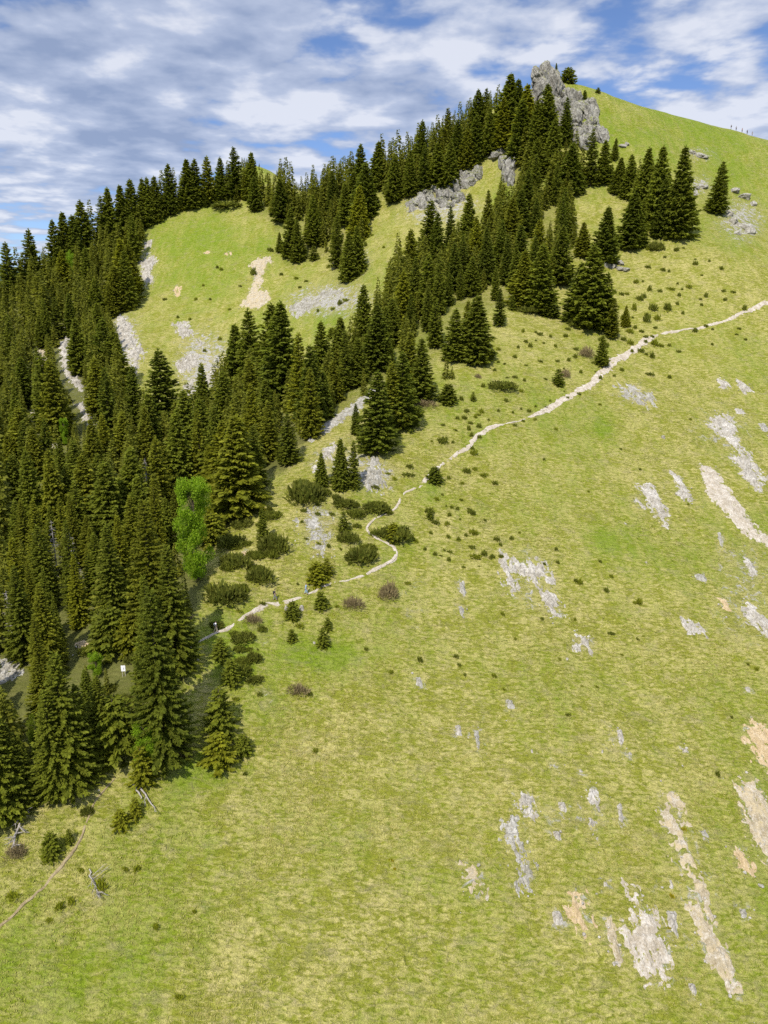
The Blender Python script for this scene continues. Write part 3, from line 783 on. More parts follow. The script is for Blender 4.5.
trail('trail', 'pale stony hiking trail crossing the slope up to the right', [(790, 296, 6), (768, 303, 6), (745, 312, 5), (722, 322, 4), (700, 328, 3), (680, 331, 3), (655, 335, 4), (646, 341, 7), (630, 352, 9), (612, 364, 10), (599, 377, 12), (590, 385, 9), (570, 397, 7),
      (550, 408, 9), (535, 415, 5), (520, 421, 1.5), (505, 424, 2), (490, 428, 7), (478, 436, 6), (468, 446, 7), (455, 456, 5), (440, 467, 4), (427, 478, 6), (421, 486, 5), (412, 490, 2), (403, 494, 3), (397, 507, 3), (390, 513, 2.5),
      (376, 517, 2), (369, 522, 2.5), (366, 532, 2.5), (378, 540, 3), (392, 547, 4.5), (396, 555, 4.5), (388, 563, 4), (375, 571, 5), (363, 577, 3), (348, 582, 1.6), (320, 588, 2.2), (305, 595, 4), (285, 601, 5), (265, 607, 6), (245, 616, 5), (230, 625, 4), (215, 634, 3.4), (200, 642, 2.6), (188, 650, 2.4)], M_TRAIL)
trail('footpath', 'narrow brown footpath curving up from the lower left edge', [(-12, 936, 4), (0, 926, 3.6), (20, 910, 3.6), (40, 891, 4), (60, 870, 4), (74, 851, 3), (84, 833, 2.4), (93, 808, 2), (104, 793, 1.8), (118, 776, 1.5)], M_EARTH, 0.10, 'footpath', 0.03)

build_terrain()

# loose stones shed by the bare patches
def loose_stones(total):
    r = np.random.default_rng(321); V = []; F = []; nv = 0
    protos = [rock_block(r, (1, 1, 0.7), 2, 9, 0.1) for _ in range(6)]
    area = np.array([max(1.0, (max(p[0] for p in P_) - min(p[0] for p in P_)) * (max(p[1] for p in P_) - min(p[1] for p in P_))) ** 0.6 for P_ in PATCH_POLYS])
    for k in r.choice(len(PATCH_POLYS), total, p=area / area.sum()):
        P_ = PATCH_POLYS[k]; q = P_[int(r.integers(len(P_)))]; c = np.mean(P_, 0)
        t = r.uniform(0.3, 1.25); x = c[0] + (q[0] - c[0]) * t + r.normal(0, 0.9); y = c[1] + (q[1] - c[1]) * t + r.normal(0, 0.9) - abs(r.normal(0, 0.8))
        sc = 0.07 + 0.22 * r.random() ** 2.5
        v, f = protos[int(r.integers(6))]; a = r.uniform(0, 6.28)
        w = np.stack([v[:, 0] * math.cos(a) - v[:, 1] * math.sin(a), v[:, 0] * math.sin(a) + v[:, 1] * math.cos(a), v[:, 2]], -1) * sc
        V.append(w + (x, y, float(ground(x, y)) + 0.14)); F.append(f + nv); nv += len(v)
    o = link('loose_stones', mesh_np('loose_stones', np.concatenate(V), np.concatenate(F), M_LIME, False))
    props(o, 'loose pale stones scattered round the bare patches', 'stones', None, 'stuff')


loose_stones(1500)

# ------------------------------------------------------------------ vegetation meshes
def rot_about(v, k, ang):
    c, s = np.cos(ang)[..., None], np.sin(ang)[..., None]
    return v * c + np.cross(k, v) * s + k * (np.sum(k * v, -1, keepdims=True)) * (1 - c)


def sprays(buf, p, q, l, w, rng, tint):
    """kite-shaped needle sprays: base points p, directions q, lengths l, widths w"""
    n_ = len(p)
    q = q / (np.linalg.norm(q, axis=1)[:, None] + 1e-9)
    r = rng.normal(size=(n_, 3)) * 0.85 + np.array([0, 0, 0.8])
    s = np.cross(q, r); s /= np.linalg.norm(s, axis=1)[:, None] + 1e-9
    nrm = np.cross(s, q)
    l = l[:, None]; w = w[:, None]
    bend = nrm * l * rng.uniform(-0.18, 0.05, n_)[:, None]
    a = p; b = p + q * l * 0.45 + s * w; c = p + q * l + bend; d = p + q * l * 0.5 - s * w
    V = np.stack([a, b, c, d], 1).reshape(-1, 3)
    F = np.arange(n_ * 4).reshape(-1, 4)
    buf.add(V, F, np.repeat(tint, 4))


def spruce(seed, H=20.0, R=3.6, whorls=30, per=9, nsp=7, base=0.05, power=0.8, gap=0.0, spl=1.0, bottom_round=0.1, spw=1.7):
    """crown mesh and trunk mesh of a Norway spruce, foot at the origin"""
    rng = np.random.default_rng(seed)
    B = Buf()
    ts = base + (1 - base) * (np.linspace(0, 1, whorls) ** 0.92)
    lobes = rng.uniform(0.82, 1.18, 6); ph = rng.uniform(0, 6.28)
    for k, t in enumerate(ts[:-1]):
        prof = (1 - t) ** power * min(1.0, 0.72 + (t - base) / max(bottom_round, 1e-3) * 0.28)
        if rng.random() < gap: prof *= rng.uniform(0.4, 0.75)
        m = max(4, int(per * (0.55 + 0.6 * (1 - t))))
        phi = rng.uniform(0, 6.28) + np.arange(m) * 6.2832 / m + rng.normal(0, 0.18, m)
        L = R * prof * rng.uniform(0.70, 1.12, m) * lobes[((phi + ph) / 6.2832 * 6).astype(int) % 6] + 0.12
        z0 = H * t + rng.normal(0, 0.25 * H / whorls, m)
        up = 0.35 * t - 0.10
        for i in range(m):
            d = np.array([math.cos(phi[i]), math.sin(phi[i]), 0.0])
            side = np.array([-d[1], d[0], 0.0])
            ns = max(3, int(2.1 * nsp * (0.45 + 0.75 * L[i] / R)))
            s = np.linspace(0.18, 1.0, ns)
            sag = -0.42 * (1 - t) ** 0.7
            P_ = np.array([0, 0, z0[i]]) + d * (L[i] * s)[:, None]
            P_[:, 2] += L[i] * (up * s + sag * s ** 1.4 + 0.22 * s ** 4)
            for sg in (-1, 1):
                dirs = d * rng.uniform(0.45, 0.9, ns)[:, None] + side * sg * rng.uniform(0.5, 0.95, ns)[:, None]
                dirs[:, 2] += rng.uniform(-0.65, 0.02, ns)
                l = spl * (0.11 * R + 0.15 * L[i] * (1.1 - 0.6 * s)) * rng.uniform(0.6, 1.3, ns)
                sprays(B, P_, dirs, l, l * spw * rng.uniform(0.12, 0.20, ns), rng, np.clip(rng.normal(0.45, 0.28, ns), 0, 1))
            dirs = np.tile(d, (ns, 1)) + rng.normal(0, 0.2, (ns, 3)); dirs[:, 2] -= 0.25
            l = spl * (0.12 * R + 0.15 * L[i]) * rng.uniform(0.8, 1.3, ns)
            sprays(B, P_, dirs, l, l * 0.17 * spw, rng, np.clip(rng.normal(0.5, 0.25, ns), 0, 1))
            hang = max(2, ns // 2); j = rng.integers(0, ns, hang)
            dirs = rng.normal(0, 0.3, (hang, 3)); dirs[:, 2] = -1
            l = spl * (0.10 * R + 0.13 * L[i]) * rng.uniform(0.8, 1.3, hang)
            sprays(B, P_[j], dirs, l, l * 0.3, rng, np.clip(rng.normal(0.3, 0.2, hang), 0, 1))
    # leading shoot
    n_ = 10
    P_ = np.stack([np.zeros(n_), np.zeros(n_), H * np.linspace(0.955, 0.995, n_)], 1)
    dirs = rng.normal(0, 0.5, (n_, 3)); dirs[:, 2] = 0.9
    sprays(B, P_, dirs, np.full(n_, 0.035 * H), np.full(n_, 0.006 * H), rng, np.full(n_, 0.5))
    crown = B.mesh('spruce_crown', M_SPRUCE)
    T = Buf(); r0 = 0.013 * H
    tube(T, [(0, 0, -0.6), (0, 0, H * 0.3), (0.02, 0, H * 0.7), (0, 0, H * 0.97)], [r0 * 1.25, r0, r0 * 0.5, 0.02], 8)
    trunk = T.mesh('spruce_trunk', M_BARK, True)
    return crown, trunk


TALL = [spruce(100 + i, 20.0, r, w, p, n_, b, pw, gp, 1.0, br) for i, (r, w, p, n_, b, pw, gp, br) in enumerate([
    (4.1, 34, 11, 7, 0.04, 0.82, 0.05, 0.10), (3.6, 36, 10, 7, 0.05, 0.78, 0.10, 0.12), (3.1, 36, 10, 6, 0.06, 0.72, 0.12, 0.14),
    (4.5, 33, 12, 8, 0.03, 0.90, 0.05, 0.08), (3.8, 32, 10, 7, 0.08, 0.75, 0.18, 0.16), (2.8, 36, 9, 6, 0.06, 0.66, 0.14, 0.14), (4.2, 36, 11, 7, 0.04, 0.95, 0.08, 0.10)])]
HERO = [spruce(150 + i, 20.0, r, 44, 13, 11, b, pw, 0.08, 0.62, br, 1.5) for i, (r, b, pw, br) in enumerate([(3.2, 0.04, 0.82, 0.10), (2.7, 0.05, 0.76, 0.12), (3.6, 0.03, 0.9, 0.08)])]
YOUNG = [spruce(200 + i, 4.0, r, w, p, n_, 0.03, pw, 0.05, 1.25, 0.16) for i, (r, w, p, n_, pw) in enumerate([(1.25, 14, 8, 5, 0.85), (1.0, 15, 8, 5, 0.8), (1.55, 14, 9, 6, 0.7)])]


def far_spruce(seed, H=20.0, R=3.4):
    rng = np.random.default_rng(seed); B = Buf()
    for t in np.linspace(0.05, 0.97, 22):
        m = 9
        phi = rng.uniform(0, 6.28, m); d = np.stack([np.cos(phi), np.sin(phi), np.zeros(m)], 1)
        L = R * (1 - t) ** 0.8 * rng.uniform(0.7, 1.15, m) + 0.2
        for s in (0.15, 0.55):
            p = d * (L * s)[:, None]; p[:, 2] = H * t - L * s * 0.35 + rng.normal(0, 0.2, m)
            q = d + rng.normal(0, 0.25, (m, 3)); q[:, 2] -= 0.35
            sprays(B, p, q, L * 0.55 + 0.3, L * 0.2 + 0.12, rng, np.clip(rng.normal(0.45, 0.25, m), 0, 1))
    return np.concatenate(B.v), np.concatenate(B.f), np.concatenate(B.a)


def bush_mesh(name, seed, mat, rx=1.0, rz=0.7, n_=520, up=0.9, l=0.32, w=0.22, lumps_=5):
    """dense low shrub built from many upright sprays on several rounded clumps"""
    rng = np.random.default_rng(seed); B = Buf()
    cen = np.stack([rng.uniform(-0.6, 0.6, lumps_) * rx, rng.uniform(-0.5, 0.5, lumps_) * rx, np.zeros(lumps_)], 1)
    rad = rng.uniform(0.4, 0.75, lumps_)
    for c, r in zip(cen, rad):
        m = int(n_ / lumps_)
        q = rng.normal(size=(m, 3)); q[:, 2] = np.abs(q[:, 2]) * 0.9 + 0.02; q /= np.linalg.norm(q, axis=1)[:, None]
        p = c + q * np.array([r * rx, r * rx, r * rz * 1.35]) * rng.uniform(0.55, 1.0, m)[:, None]
        dirs = q * 0.7 + rng.normal(0, 0.35, (m, 3)); dirs[:, 2] += up * 0.6
        ln = l * rng.uniform(0.6, 1.4, m)
        sprays(B, p, dirs, ln, ln * w, rng, np.clip(rng.normal(0.45, 0.28, m), 0, 1))
    return B.mesh(name, mat)


BUSH = [bush_mesh('dwarf_pine_foliage', 300 + i, M_PINE, 1.0, z, 900, 0.9, 0.26, 0.22, k) for i, (z, k) in enumerate([(0.55, 6), (0.65, 7), (0.5, 5), (0.75, 6)])]
TWIGS = [bush_mesh('twiggy_shrub', 320 + i, M_TWIG, 1.0, 0.75, 700, 0.9, 0.34, 0.07, 5) for i in range(2)]
TUSS = [bush_mesh('juniper_tuft', 340 + i, M_PINE, 1.0, 0.75, 150, 0.8, 0.55, 0.2, 3) for i in range(4)]


def leaf_tree(seed, H=9.0, R=2.4, n_=21000):
    rng = np.random.default_rng(seed); B = Buf(); T = Buf()
    tube(T, [(0, 0, -0.4), (0.1, 0, H * 0.35), (0.0, 0.1, H * 0.7), (0, 0, H * 0.92)], [0.2, 0.15, 0.08, 0.02], 8)
    cl = []
    for k in range(60):
        t = rng.uniform(0.05, 0.97); a = rng.uniform(0, 6.28); L = R * (1 - 0.6 * abs(t - 0.45)) * rng.uniform(0.3, 1.05)
        e = np.array([math.cos(a) * L, math.sin(a) * L, H * t + 0.25 * L])
        tube(T, [(0, 0, H * t * 0.85), e * (0.5, 0.5, 1) - (0, 0, 0.25), e], [0.06, 0.04, 0.015], 5)
        cl.append(e)
    for e in cl:
        m = n_ // 60
        q = rng.normal(size=(m, 3)); q /= np.linalg.norm(q, axis=1)[:, None]
        p = e + q * np.array([0.85, 0.85, 0.75]) * (rng.uniform(0, 1, m) ** 0.45)[:, None] * R * 0.38
        dirs = rng.normal(size=(m, 3)); dirs[:, 2] -= 0.2
        ln = rng.uniform(0.10, 0.24, m)
        sprays(B, p, dirs, ln, ln * 0.38, rng, rng.uniform(0, 1, m))
    return B.mesh('beech_crown', M_LEAF), T.mesh('beech_trunk', M_BARK, True)


BEECH = [leaf_tree(401), leaf_tree(402, 9.0, 2.8)]

# ------------------------------------------------------------------ where the spruces stand: (tip u, tip v, foot v, width factor, label or None)
SPRUCES = [
    # skyline of the left forest
    (12, 242, 300, 1, 0), (21, 246, 297, 1, 0), (35, 229, 290, 1, 0), (58, 220, 278, 1, 0), (68, 212, 272, 1, 0), (77, 215, 270, 1, 0), (86, 200, 262, 1.1, 0), (94, 199, 256, 1, 0),
    (105, 196, 250, 1, 0), (112, 187, 246, 1.0, 0), (124, 185, 240, 1, 0), (134, 179, 234, 1.1, 0), (145, 178, 226, 1, 0), (150, 177, 224, 0.9, 0), (157, 176, 221, 1, 0), (164, 169, 215, 1, 0), (171, 164, 214, 1, 0),
    (176, 167, 212, 1, 0), (189, 159, 208, 1.1, 0), (197, 159, 206, 1.1, 0), (209, 156, 203, 1, 0), (222, 157, 200, 1, 0), (236, 147, 198, 1.2, 'tallest dark spruce on the skyline left of the rounded hump'), (229, 160, 199, 1, 0),
    (253, 152, 199, 1, 0), (262, 168, 200, 1, 0), (270, 172, 205, 1.0, 0), (207, 182, 207, 1.2, 'small dark spruce at the top edge of the upper meadow'),
    (255, 176, 211, 1.1, 0), (255, 196, 212, 1, 0), (246, 170, 200, 1, 0), (282, 158, 205, 1, 0), (287, 156, 205, 1, 0), (292, 161, 206, 1, 0), (281, 178, 221, 1.1, 0), (274, 188, 215, 1, 0),
    (314, 164, 212, 1, 0), (325, 163, 210, 1, 0), (333, 155, 208, 1, 0), (352, 150, 200, 1, 0), (361, 145, 196, 1, 0), (379, 141, 188, 1.1, 0), (366, 162, 218, 1.2, 'dark spruce standing at the right edge of the mid ridge cluster'),
    (292, 208, 258, 1.0, 0), (298, 220, 262, 1.1, 'twin-crowned low spruce at the lower left tip of the mid cluster'), (314, 195, 246, 1.1, 0), (349, 232, 281, 1.0, 'lowest spruce of the mid cluster, standing on the open slope'),
    (357, 226, 274, 1, 0), (338, 215, 268, 1, 0), (360, 185, 239, 1, 0), (280, 232, 252, 1.2, 'small solitary spruce left of the mid cluster, on the upper meadow'), (314, 245, 260, 1.1, 'small spruce just below the mid cluster'), (326, 238, 252, 1.2, 0),
    # ridge towards the summit
    (361, 144, 196, 1, 0), (382, 133, 186, 1, 0), (390, 140, 184, 1, 0), (398, 129, 182, 1.1, 0), (407, 131, 180, 1, 0), (418, 122, 172, 1, 0), (422, 120, 172, 1, 0), (437, 114, 166, 1, 0), (447, 108, 162, 1.1, 0), (459, 101, 150, 1, 0),
    (469, 97, 145, 1, 0), (477, 89, 140, 1.1, 0), (485, 88, 135, 1, 0), (497, 84, 128, 1, 0), (509, 73, 128, 1.2, 'tallest ridge spruce just left of the summit crag'), (517, 79, 128, 1.1, 0), (525, 84, 145, 1.1, 0),
    (395, 155, 201, 1.1, 0), (410, 150, 197, 1.1, 0), (437, 143, 188, 1.2, 0), (450, 141, 188, 1, 0), (467, 128, 170, 1.1, 0), (489, 108, 155, 1.1, 0), (502, 96, 150, 1.1, 0), (520, 100, 160, 1.2, 0), (385, 150, 188, 1, 0),
    (424, 145, 192, 1.1, 0), (457, 120, 168, 1, 0), (475, 115, 164, 1, 0),
    # summit crag
    (556, 63, 73, 1.0, 'tiny spruce on the very top of the summit crag'), (568, 67, 83, 1.5, 'small bushy conifer right behind the summit crag'), (584, 90, 107, 1.4, 'small dark spruce growing on the shoulder of the summit crag'),
    (598, 87, 93, 1.6, 'tiny round conifer on the skyline right of the summit crag'),
    (565, 97, 146, 1.0, 'slim spruce standing right against the dark cleft of the summit crag'), (545, 84, 150, 1.1, 'spruce rising in front of the summit crag'), (535, 100, 162, 1.1, 0), (553, 118, 172, 1.0, 0),
    (590, 129, 186, 1.0, 'slender spruce below the summit crag, its tip in front of the rock'), (574, 130, 184, 1, 0), (603, 140, 184, 1.1, 0), (614, 138, 160, 1.0, 'small leaning spruce at the foot of the summit crag'), (581, 145, 186, 1, 0),
    # right group under the summit
    (619, 157, 193, 1.1, 0), (629, 154, 198, 1.1, 0), (644, 147, 215, 1.0, 0), (656, 146, 229, 0.95, 0), (637, 158, 210, 1.0, 0), (650, 165, 222, 1, 0),
    (677, 146, 237, 0.95, 'tallest spruce at the right end of the group under the summit'), (661, 178, 237, 0.9, 0), (677, 192, 238, 0.9, 0), (631, 192, 247, 1.35, 'broad dark spruce at the lower end of the group under the summit'), (641, 198, 240, 1.0, 0),
    (605, 206, 262, 1.25, 'broad dark spruce with bright tips, left of the group under the summit'), (716, 161, 214, 1.25, 'lone leaning spruce on the open slope at the upper right'), (582, 222, 256, 1.2, 0),
    # middle clump on the spur
    (590, 245, 326, 1.35, 'largest spruce of the clump just above the trail, right of centre'), (578, 262, 322, 1.2, 0), (604, 272, 330, 1.1, 0), (612, 298, 338, 1.2, 0), (625, 305, 326, 1.0, 'small yellowish spruce at the right edge of the clump above the trail'), (601, 335, 366, 1.2, 'small lone spruce right beside the stony trail'),
    (540, 244, 312, 1.2, 0), (523, 250, 305, 1.2, 0), (549, 286, 316, 1.3, 'small dark spruce at the lower right of the spur edge'), (560, 225, 285, 1.1, 0), (533, 236, 290, 1, 0), (512, 294, 310, 1.0, 'little spruce between two spur clumps'),
    (506, 233, 278, 1, 0), (499, 288, 326, 1.2, 'small dark spruce left of the little spruce on the spur edge'), (495, 266, 300, 1, 0), (455, 308, 361, 1.2, 'left one of two broad spruces on the open spur edge'), (476, 295, 361, 1.3, 'right one of two broad spruces on the open spur edge'), (467, 300, 352, 1, 0),
    (435, 300, 347, 1.2, 0), (421, 338, 399, 1.25, 'broad spruce at the spur edge above the grassy shoulder'), (410, 332, 392, 1.1, 0), (402, 352, 428, 1.15, 'broad dark spruce, right of a pair above the switchbacks'), (378, 370, 453, 1.2, 'broad dark spruce, left of a pair above the switchbacks'), (392, 362, 430, 1.0, 0),
    (446, 356, 379, 1.2, 0), (452, 366, 379, 1.2, 0), (448, 383, 403, 1.2, 'young spruce below the two broad spruces of the spur edge'), (473, 391, 401, 1.2, 'very young spruce on the shoulder above the trail'),
    (356, 403, 434, 1.1, 'small spruce at the rock lip, left of the broad dark pair'), (341, 438, 488, 0.85, 'left of two slim spruces on the spur above the switchbacks'), (354, 440, 489, 0.95, 'right of two slim spruces on the spur above the switchbacks'), (322, 452, 486, 0.9, 'slim small spruce behind the round dwarf pine'),
    (398, 232, 285, 1, 0), (410, 229, 290, 1, 0), (430, 200, 262, 1.1, 0), (437, 212, 266, 1, 0), (450, 206, 256, 0.9, 0), (468, 193, 250, 0.9, 0), (487, 190, 242, 0.9, 0), (498, 195, 245, 0.9, 0), (411, 228, 285, 1, 0), (376, 290, 350, 1, 0),
    (364, 284, 350, 0.9, 'tall slim spruce at the upper left edge of the spur forest'), (352, 315, 372, 1, 0), (322, 321, 388, 1.0, 0), (332, 327, 338, 1.2, 'very small spruce alone on the stony slope left of the spur'),
    (238, 324, 396, 1.0, 'leftmost spruce of the dark row at the foot of the upper meadow'), (252, 309, 398, 1.0, 0), (275, 303, 402, 1.05, 0), (284, 301, 404, 1.05, 'tallest spruce of the dark row at the foot of the upper meadow'), (301, 333, 422, 1, 0), (265, 335, 400, 1, 0), (312, 345, 425, 1, 0),
    (289, 412, 464, 1.2, 'broad spruce at the right rim of the forest beside the bare spur'), (270, 400, 460, 1.1, 0), (240, 415, 510, 1.25, 'large olive spruce at the right rim, above the dwarf pines'), (255, 425, 490, 1, 0),
    (165, 349, 438, 1.3, 'big dark pointed spruce standing apart below the upper meadow'), (137, 366, 430, 0.9, 'slim spruce just left of the big dark pointed spruce'), (111, 368, 440, 1.1, 0), (96, 330, 390, 1.1, 0), (118, 330, 386, 1.1, 0), (108, 318, 384, 1.2, 0), (80, 318, 372, 1, 0),
    (125, 238, 302, 1.1, 0), (132, 244, 296, 1.1, 0), (135, 214, 262, 1.0, 0), (128, 250, 310, 1.0, 0), (50, 355, 430, 1.1, 0), (50, 418, 472, 1.1, 0), (38, 428, 480, 1.1, 0), (61, 424, 478, 1.0, 0), (90, 436, 486, 1.0, 0), (45, 348, 420, 0.9, 0), (58, 360, 440, 1, 0), (35, 425, 480, 1.1, 0),
    # near forest, bottom left
    (164, 588, 757, 0.95, 'large dark spruce at the lower forest corner beside the open grass'), (155, 500, 640, 1, 0), (176, 545, 668, 1.0, 0), (153, 575, 690, 0.8, 0), (112, 606, 650, 1.1, 0), (131, 612, 650, 1.0, 0), (144, 622, 664, 1.0, 0), (101, 612, 646, 1.0, 0), (140, 680, 702, 1.0, 0), (108, 668, 694, 1.0, 0), (88, 664, 690, 1.1, 0), (135, 698, 726, 1.0, 0), (104, 676, 754, 1.2, 0), (117, 696, 752, 1.0, 0), (84, 684, 768, 1.1, 0), (70, 652, 785, 1.1, 0), (57, 690, 797, 1.1, 0), (16, 722, 810, 1.15, 'spruce at the left edge standing above the fallen dead tree'), (2, 690, 815, 1.1, 0),
    (27, 735, 804, 1.0, 0), (143, 746, 784, 1.1, 'small yellowish spruce at the forest tip above the two logs'), (136, 797, 816, 1.0, 'young yellow-green spruce right beside the two logs'), (121, 809, 827, 1.0, 'young yellow-green spruce left below the two logs'),
    (221, 687, 732, 1.35, 'broad conical young spruce alone on the grass right of the forest'), (219, 732, 763, 1.2, 'yellowish young spruce directly below the broad conical one'), (243, 733, 752, 1.1, 'faint small spruce right of the broad conical young spruce'),
    (232, 658, 683, 1.2, 'young spruce between forest edge and trail, above the broad conical one'), (221, 637, 659, 1.4, 'bushy young spruce under the lower trail'), (293, 600, 618, 1.3, 'young spruce between two pale boulders'), (321, 590, 608, 1.3, 'neat small spruce just below the trail, right of the hikers'),
    (292, 628, 641, 1.2, 'small spruce in the grass below the two pale boulders'), (328, 617, 629, 1.2, 'tiny spruce in the grass under the neat small one'), (323, 628, 646, 1.3, 'small spruce beside a white stone in the grass'),
    (317, 561, 583, 1.2, 'young bright spruce above the trail, right of the hikers'), (327, 557, 576, 1.2, 'smaller young spruce up and right of the bright one above the trail'), (344, 510, 532, 1.0, 'young spruce rising from the dwarf pines left of the switchback'), (435, 466, 482, 1.3, 'little dark spruce growing right in the stony trail'),
    (393, 522, 540, 1.0, 'bright green young spruce in the switchback dwarf pine'), (558, 368, 385, 1.2, 'small dark spruce beside the brown shrub above the trail'), (263, 508, 545, 1.0, 'young spruce emerging from the dwarf pines right of the beech'), (430, 507, 519, 1.2, 'little spruce right of the trail bend'),
    (52, 832, 856, 0.85, 'round young spruce in the grass at the lower left'), (70, 828, 843, 0.85, 'smaller young spruce right of the round one at the lower left'),
]
KEEP_CLEAR = [(20, 828, 6), (28, 805, 4), (14, 848, 6), (66, 342, 5), (62, 358, 4), (40, 352, 4), (33, 415, 2), (45, 431, 2), (57, 446, 2), (79, 410, 4), (71, 376, 4), (81, 390, 4), (92, 424, 4), (125, 334, 5), (133, 356, 5), (134, 372, 3), (82, 645, 3), (124, 664, 6), (124, 674, 4),
              (8, 668, 8), (491, 285, 3), (462, 312, 4), (444, 319, 4), (423, 334, 3), (438, 352, 4), (527, 240, 3), (549, 212, 4), (592, 202, 10), (612, 205, 6), (600, 214, 5), (570, 268, 4), (566, 290, 5), (487, 303, 3),
              (147, 265, 7), (415, 200, 8), (432, 198, 8), (448, 194, 7), (463, 182, 7), (474, 172, 7), (505, 166, 7), (512, 175, 5), (513, 108, 4), (513, 118, 3), (440, 222, 10), (465, 208, 8), (490, 178, 7), (478, 200, 5),
              (400, 215, 8), (540, 82, 8), (545, 72, 8), (552, 88, 6), (575, 112, 6), (590, 118, 6), (600, 128, 6), (345, 408, 3), (330, 424, 3), (440, 262, 0), (60, 258, 3), (195, 500, 12), (195, 530, 12), (193, 558, 10), (97, 662, 5), (150, 725, 8),
              (42, 732, 6), (67, 428, 5), (72, 255, 5), (275, 540, 0), (375, 175, 3), (377, 184, 3), (95, 255, 0), (590, 160, 4), (600, 165, 0)]
SKY_TIPS = [(-60, 280), (0, 248), (12, 242), (35, 229), (58, 220), (86, 202), (112, 188), (134, 180), (157, 177), (171, 165), (189, 160), (222, 156), (236, 149), (253, 153), (270, 172), (287, 157), (300, 175), (314, 165), (333, 156), (361, 146), (382, 134), (407, 131),
            (420, 121), (437, 115), (459, 101), (477, 90), (497, 85), (509, 75), (530, 88), (550, 100), (590, 130), (640, 150)]
_su = [p[0] for p in SKY_TIPS]; _sv = [p[1] for p in SKY_TIPS]


def clear_ok(u, vt, vb, wpx):
    for (gu, gv, gr) in KEEP_CLEAR:
        if gr <= 0: continue
        if vt - gr < gv < vb + gr * 0.5:
            half = 0.5 * wpx * max(0.0, (gv - vt)) / max(1.0, vb - vt)
            if abs(u - gu) < half + gr: return False
    return True


TREES = []          # dicts with world position, height, etc.


def add_tree(x, y, z, h, wf, ut, vt, vb, label=None, manual=False, lean=0.0):
    TREES.append(dict(x=x, y=y, z=z, h=h, wf=wf, u=ut, vt=vt, vb=vb, label=label, manual=manual, px=vb - vt, lean=lean))


_u = np.array([s_[0] for s_ in SPRUCES], float); _vb = np.array([s_[2] for s_ in SPRUCES], float)
sx_, sy_, sz_, sm_ = at(_u, _vb)
for i, (u, vt, vb, wf, lab) in enumerate(SPRUCES):
    x, y, z = float(sx_[i]), float(sy_[i]), float(sz_[i])
    # height that brings the tip to its place above the foot
    b = (512.0 - vt) / FOC
    # up-component / depth = b, with the tip straight above the foot
    zt = (b * y * CP + y * SP) / (CP - b * SP)
    h = max(0.8, zt - z)
    lean = 0.05 if 'leaning' in (lab or '') else 0.0
    add_tree(x, y, z, h, wf, u, vt, vb, lab or None, True, lean)

rf = np.random.default_rng(5)
for (u, vt, vb, wf, lab) in SPRUCES:
    if lab and vb < 500:
        for q in (0.05, 0.3, 0.55):
            KEEP_CLEAR.append((u, vt + q * (vb - vt), max(1.0, 0.09 * (vb - vt))))


def fill(poly, spacing, hmin, hmax, ntry, xr, yr):
    X = rf.uniform(*xr, ntry); Y = rf.uniform(*yr, ntry); Z = ground(X, Y)
    U, V_, Fd = project(X, Y, Z)
    ok = in_poly(U, V_, poly)
    # must not stand behind the hill itself
    idx = np.where(ok)[0]
    hx, hy, hz, hm = at(U[idx], V_[idx])
    idx = idx[np.abs(hy - Y[idx]) < 32]
    for i in idx:
        if any((t['x'] - X[i]) ** 2 + (t['y'] - Y[i]) ** 2 < spacing ** 2 for t in TREES): continue
        h = rf.uniform(hmin, hmax)
        if rf.random() < 0.15: h *= 0.72
        ut, vt, ft = project(X[i], Y[i], Z[i] + h)
        lim = np.interp(U[i], _su, _sv) + rf.uniform(2, 12)
        if vt < lim:
            sc = (V_[i] - lim) / max(1.0, V_[i] - vt)
            if sc < 0.35: continue
            h *= sc; vt = lim
        wf_ = rf.uniform(0.9, 1.5)
        wpx = 0.40 * wf_ * (V_[i] - vt)
        if not clear_ok(U[i], vt, V_[i], wpx): 
            h *= 0.6; ut, vt, ft = project(X[i], Y[i], Z[i] + h); wpx *= 0.6
            if not clear_ok(U[i], vt, V_[i], wpx): continue
        add_tree(float(X[i]), float(Y[i]), float(Z[i]), float(h), wf_, float(ut), float(vt), float(V_[i]))


fill(FOREST_LEFT, 3.7, 9, 18, 11000, (-170, 0), (75, 400))
fill(FOREST_SPUR, 3.9, 10, 18, 8000, (-50, 90), (150, 360))
fill(FOREST_RIDGE, 3.5, 11, 18, 8000, (-80, 90), (280, 400))
fill(FOREST_HUMP, 3.4, 4, 8, 3000, (-130, -30), (370, 460))
fill(FOREST_ROW, 3.6, 11, 17, 3000, (-130, -40), (330, 420))
print('spruces', len(TREES), 'heights', np.percentile([t['h'] for t in TREES], [0, 10, 50, 90, 100]))

# how much of each tree is seen past the ones before it: far to near on a coarse grid
seen = -np.ones((1024, 768), int)
_cc = np.arange(768)
for k in sorted(range(len(TREES)), key=lambda k: -TREES[k]['y']):
    t = TREES[k]; wd_ = 0.36 * t['wf'] * t['px']
    for r in range(max(0, int(t['vt'])), min(1024, int(t['vb']))):
        hw = 0.5 * wd_ * (r - t['vt']) / max(1.0, t['px']) + 0.6
        seen[r, max(0, int(t['u'] - hw)):max(0, min(768, int(t['u'] + hw) + 1))] = k
cnt = np.bincount(seen[seen >= 0], minlength=len(TREES))
for k, t in enumerate(TREES): t['seen'] = int(cnt[k])
TREES = [t for t in TREES if t['seen'] > 0 or t['u'] < 0 or t['manual']]
TREES.sort(key=lambda t: -(t['seen'] + (1e6 if t['label'] else 0)))
ONES, REST = TREES[:300], TREES[300:]
USED = set()
print('trees kept', len(TREES), 'smallest single', ONES[-1]['seen'])
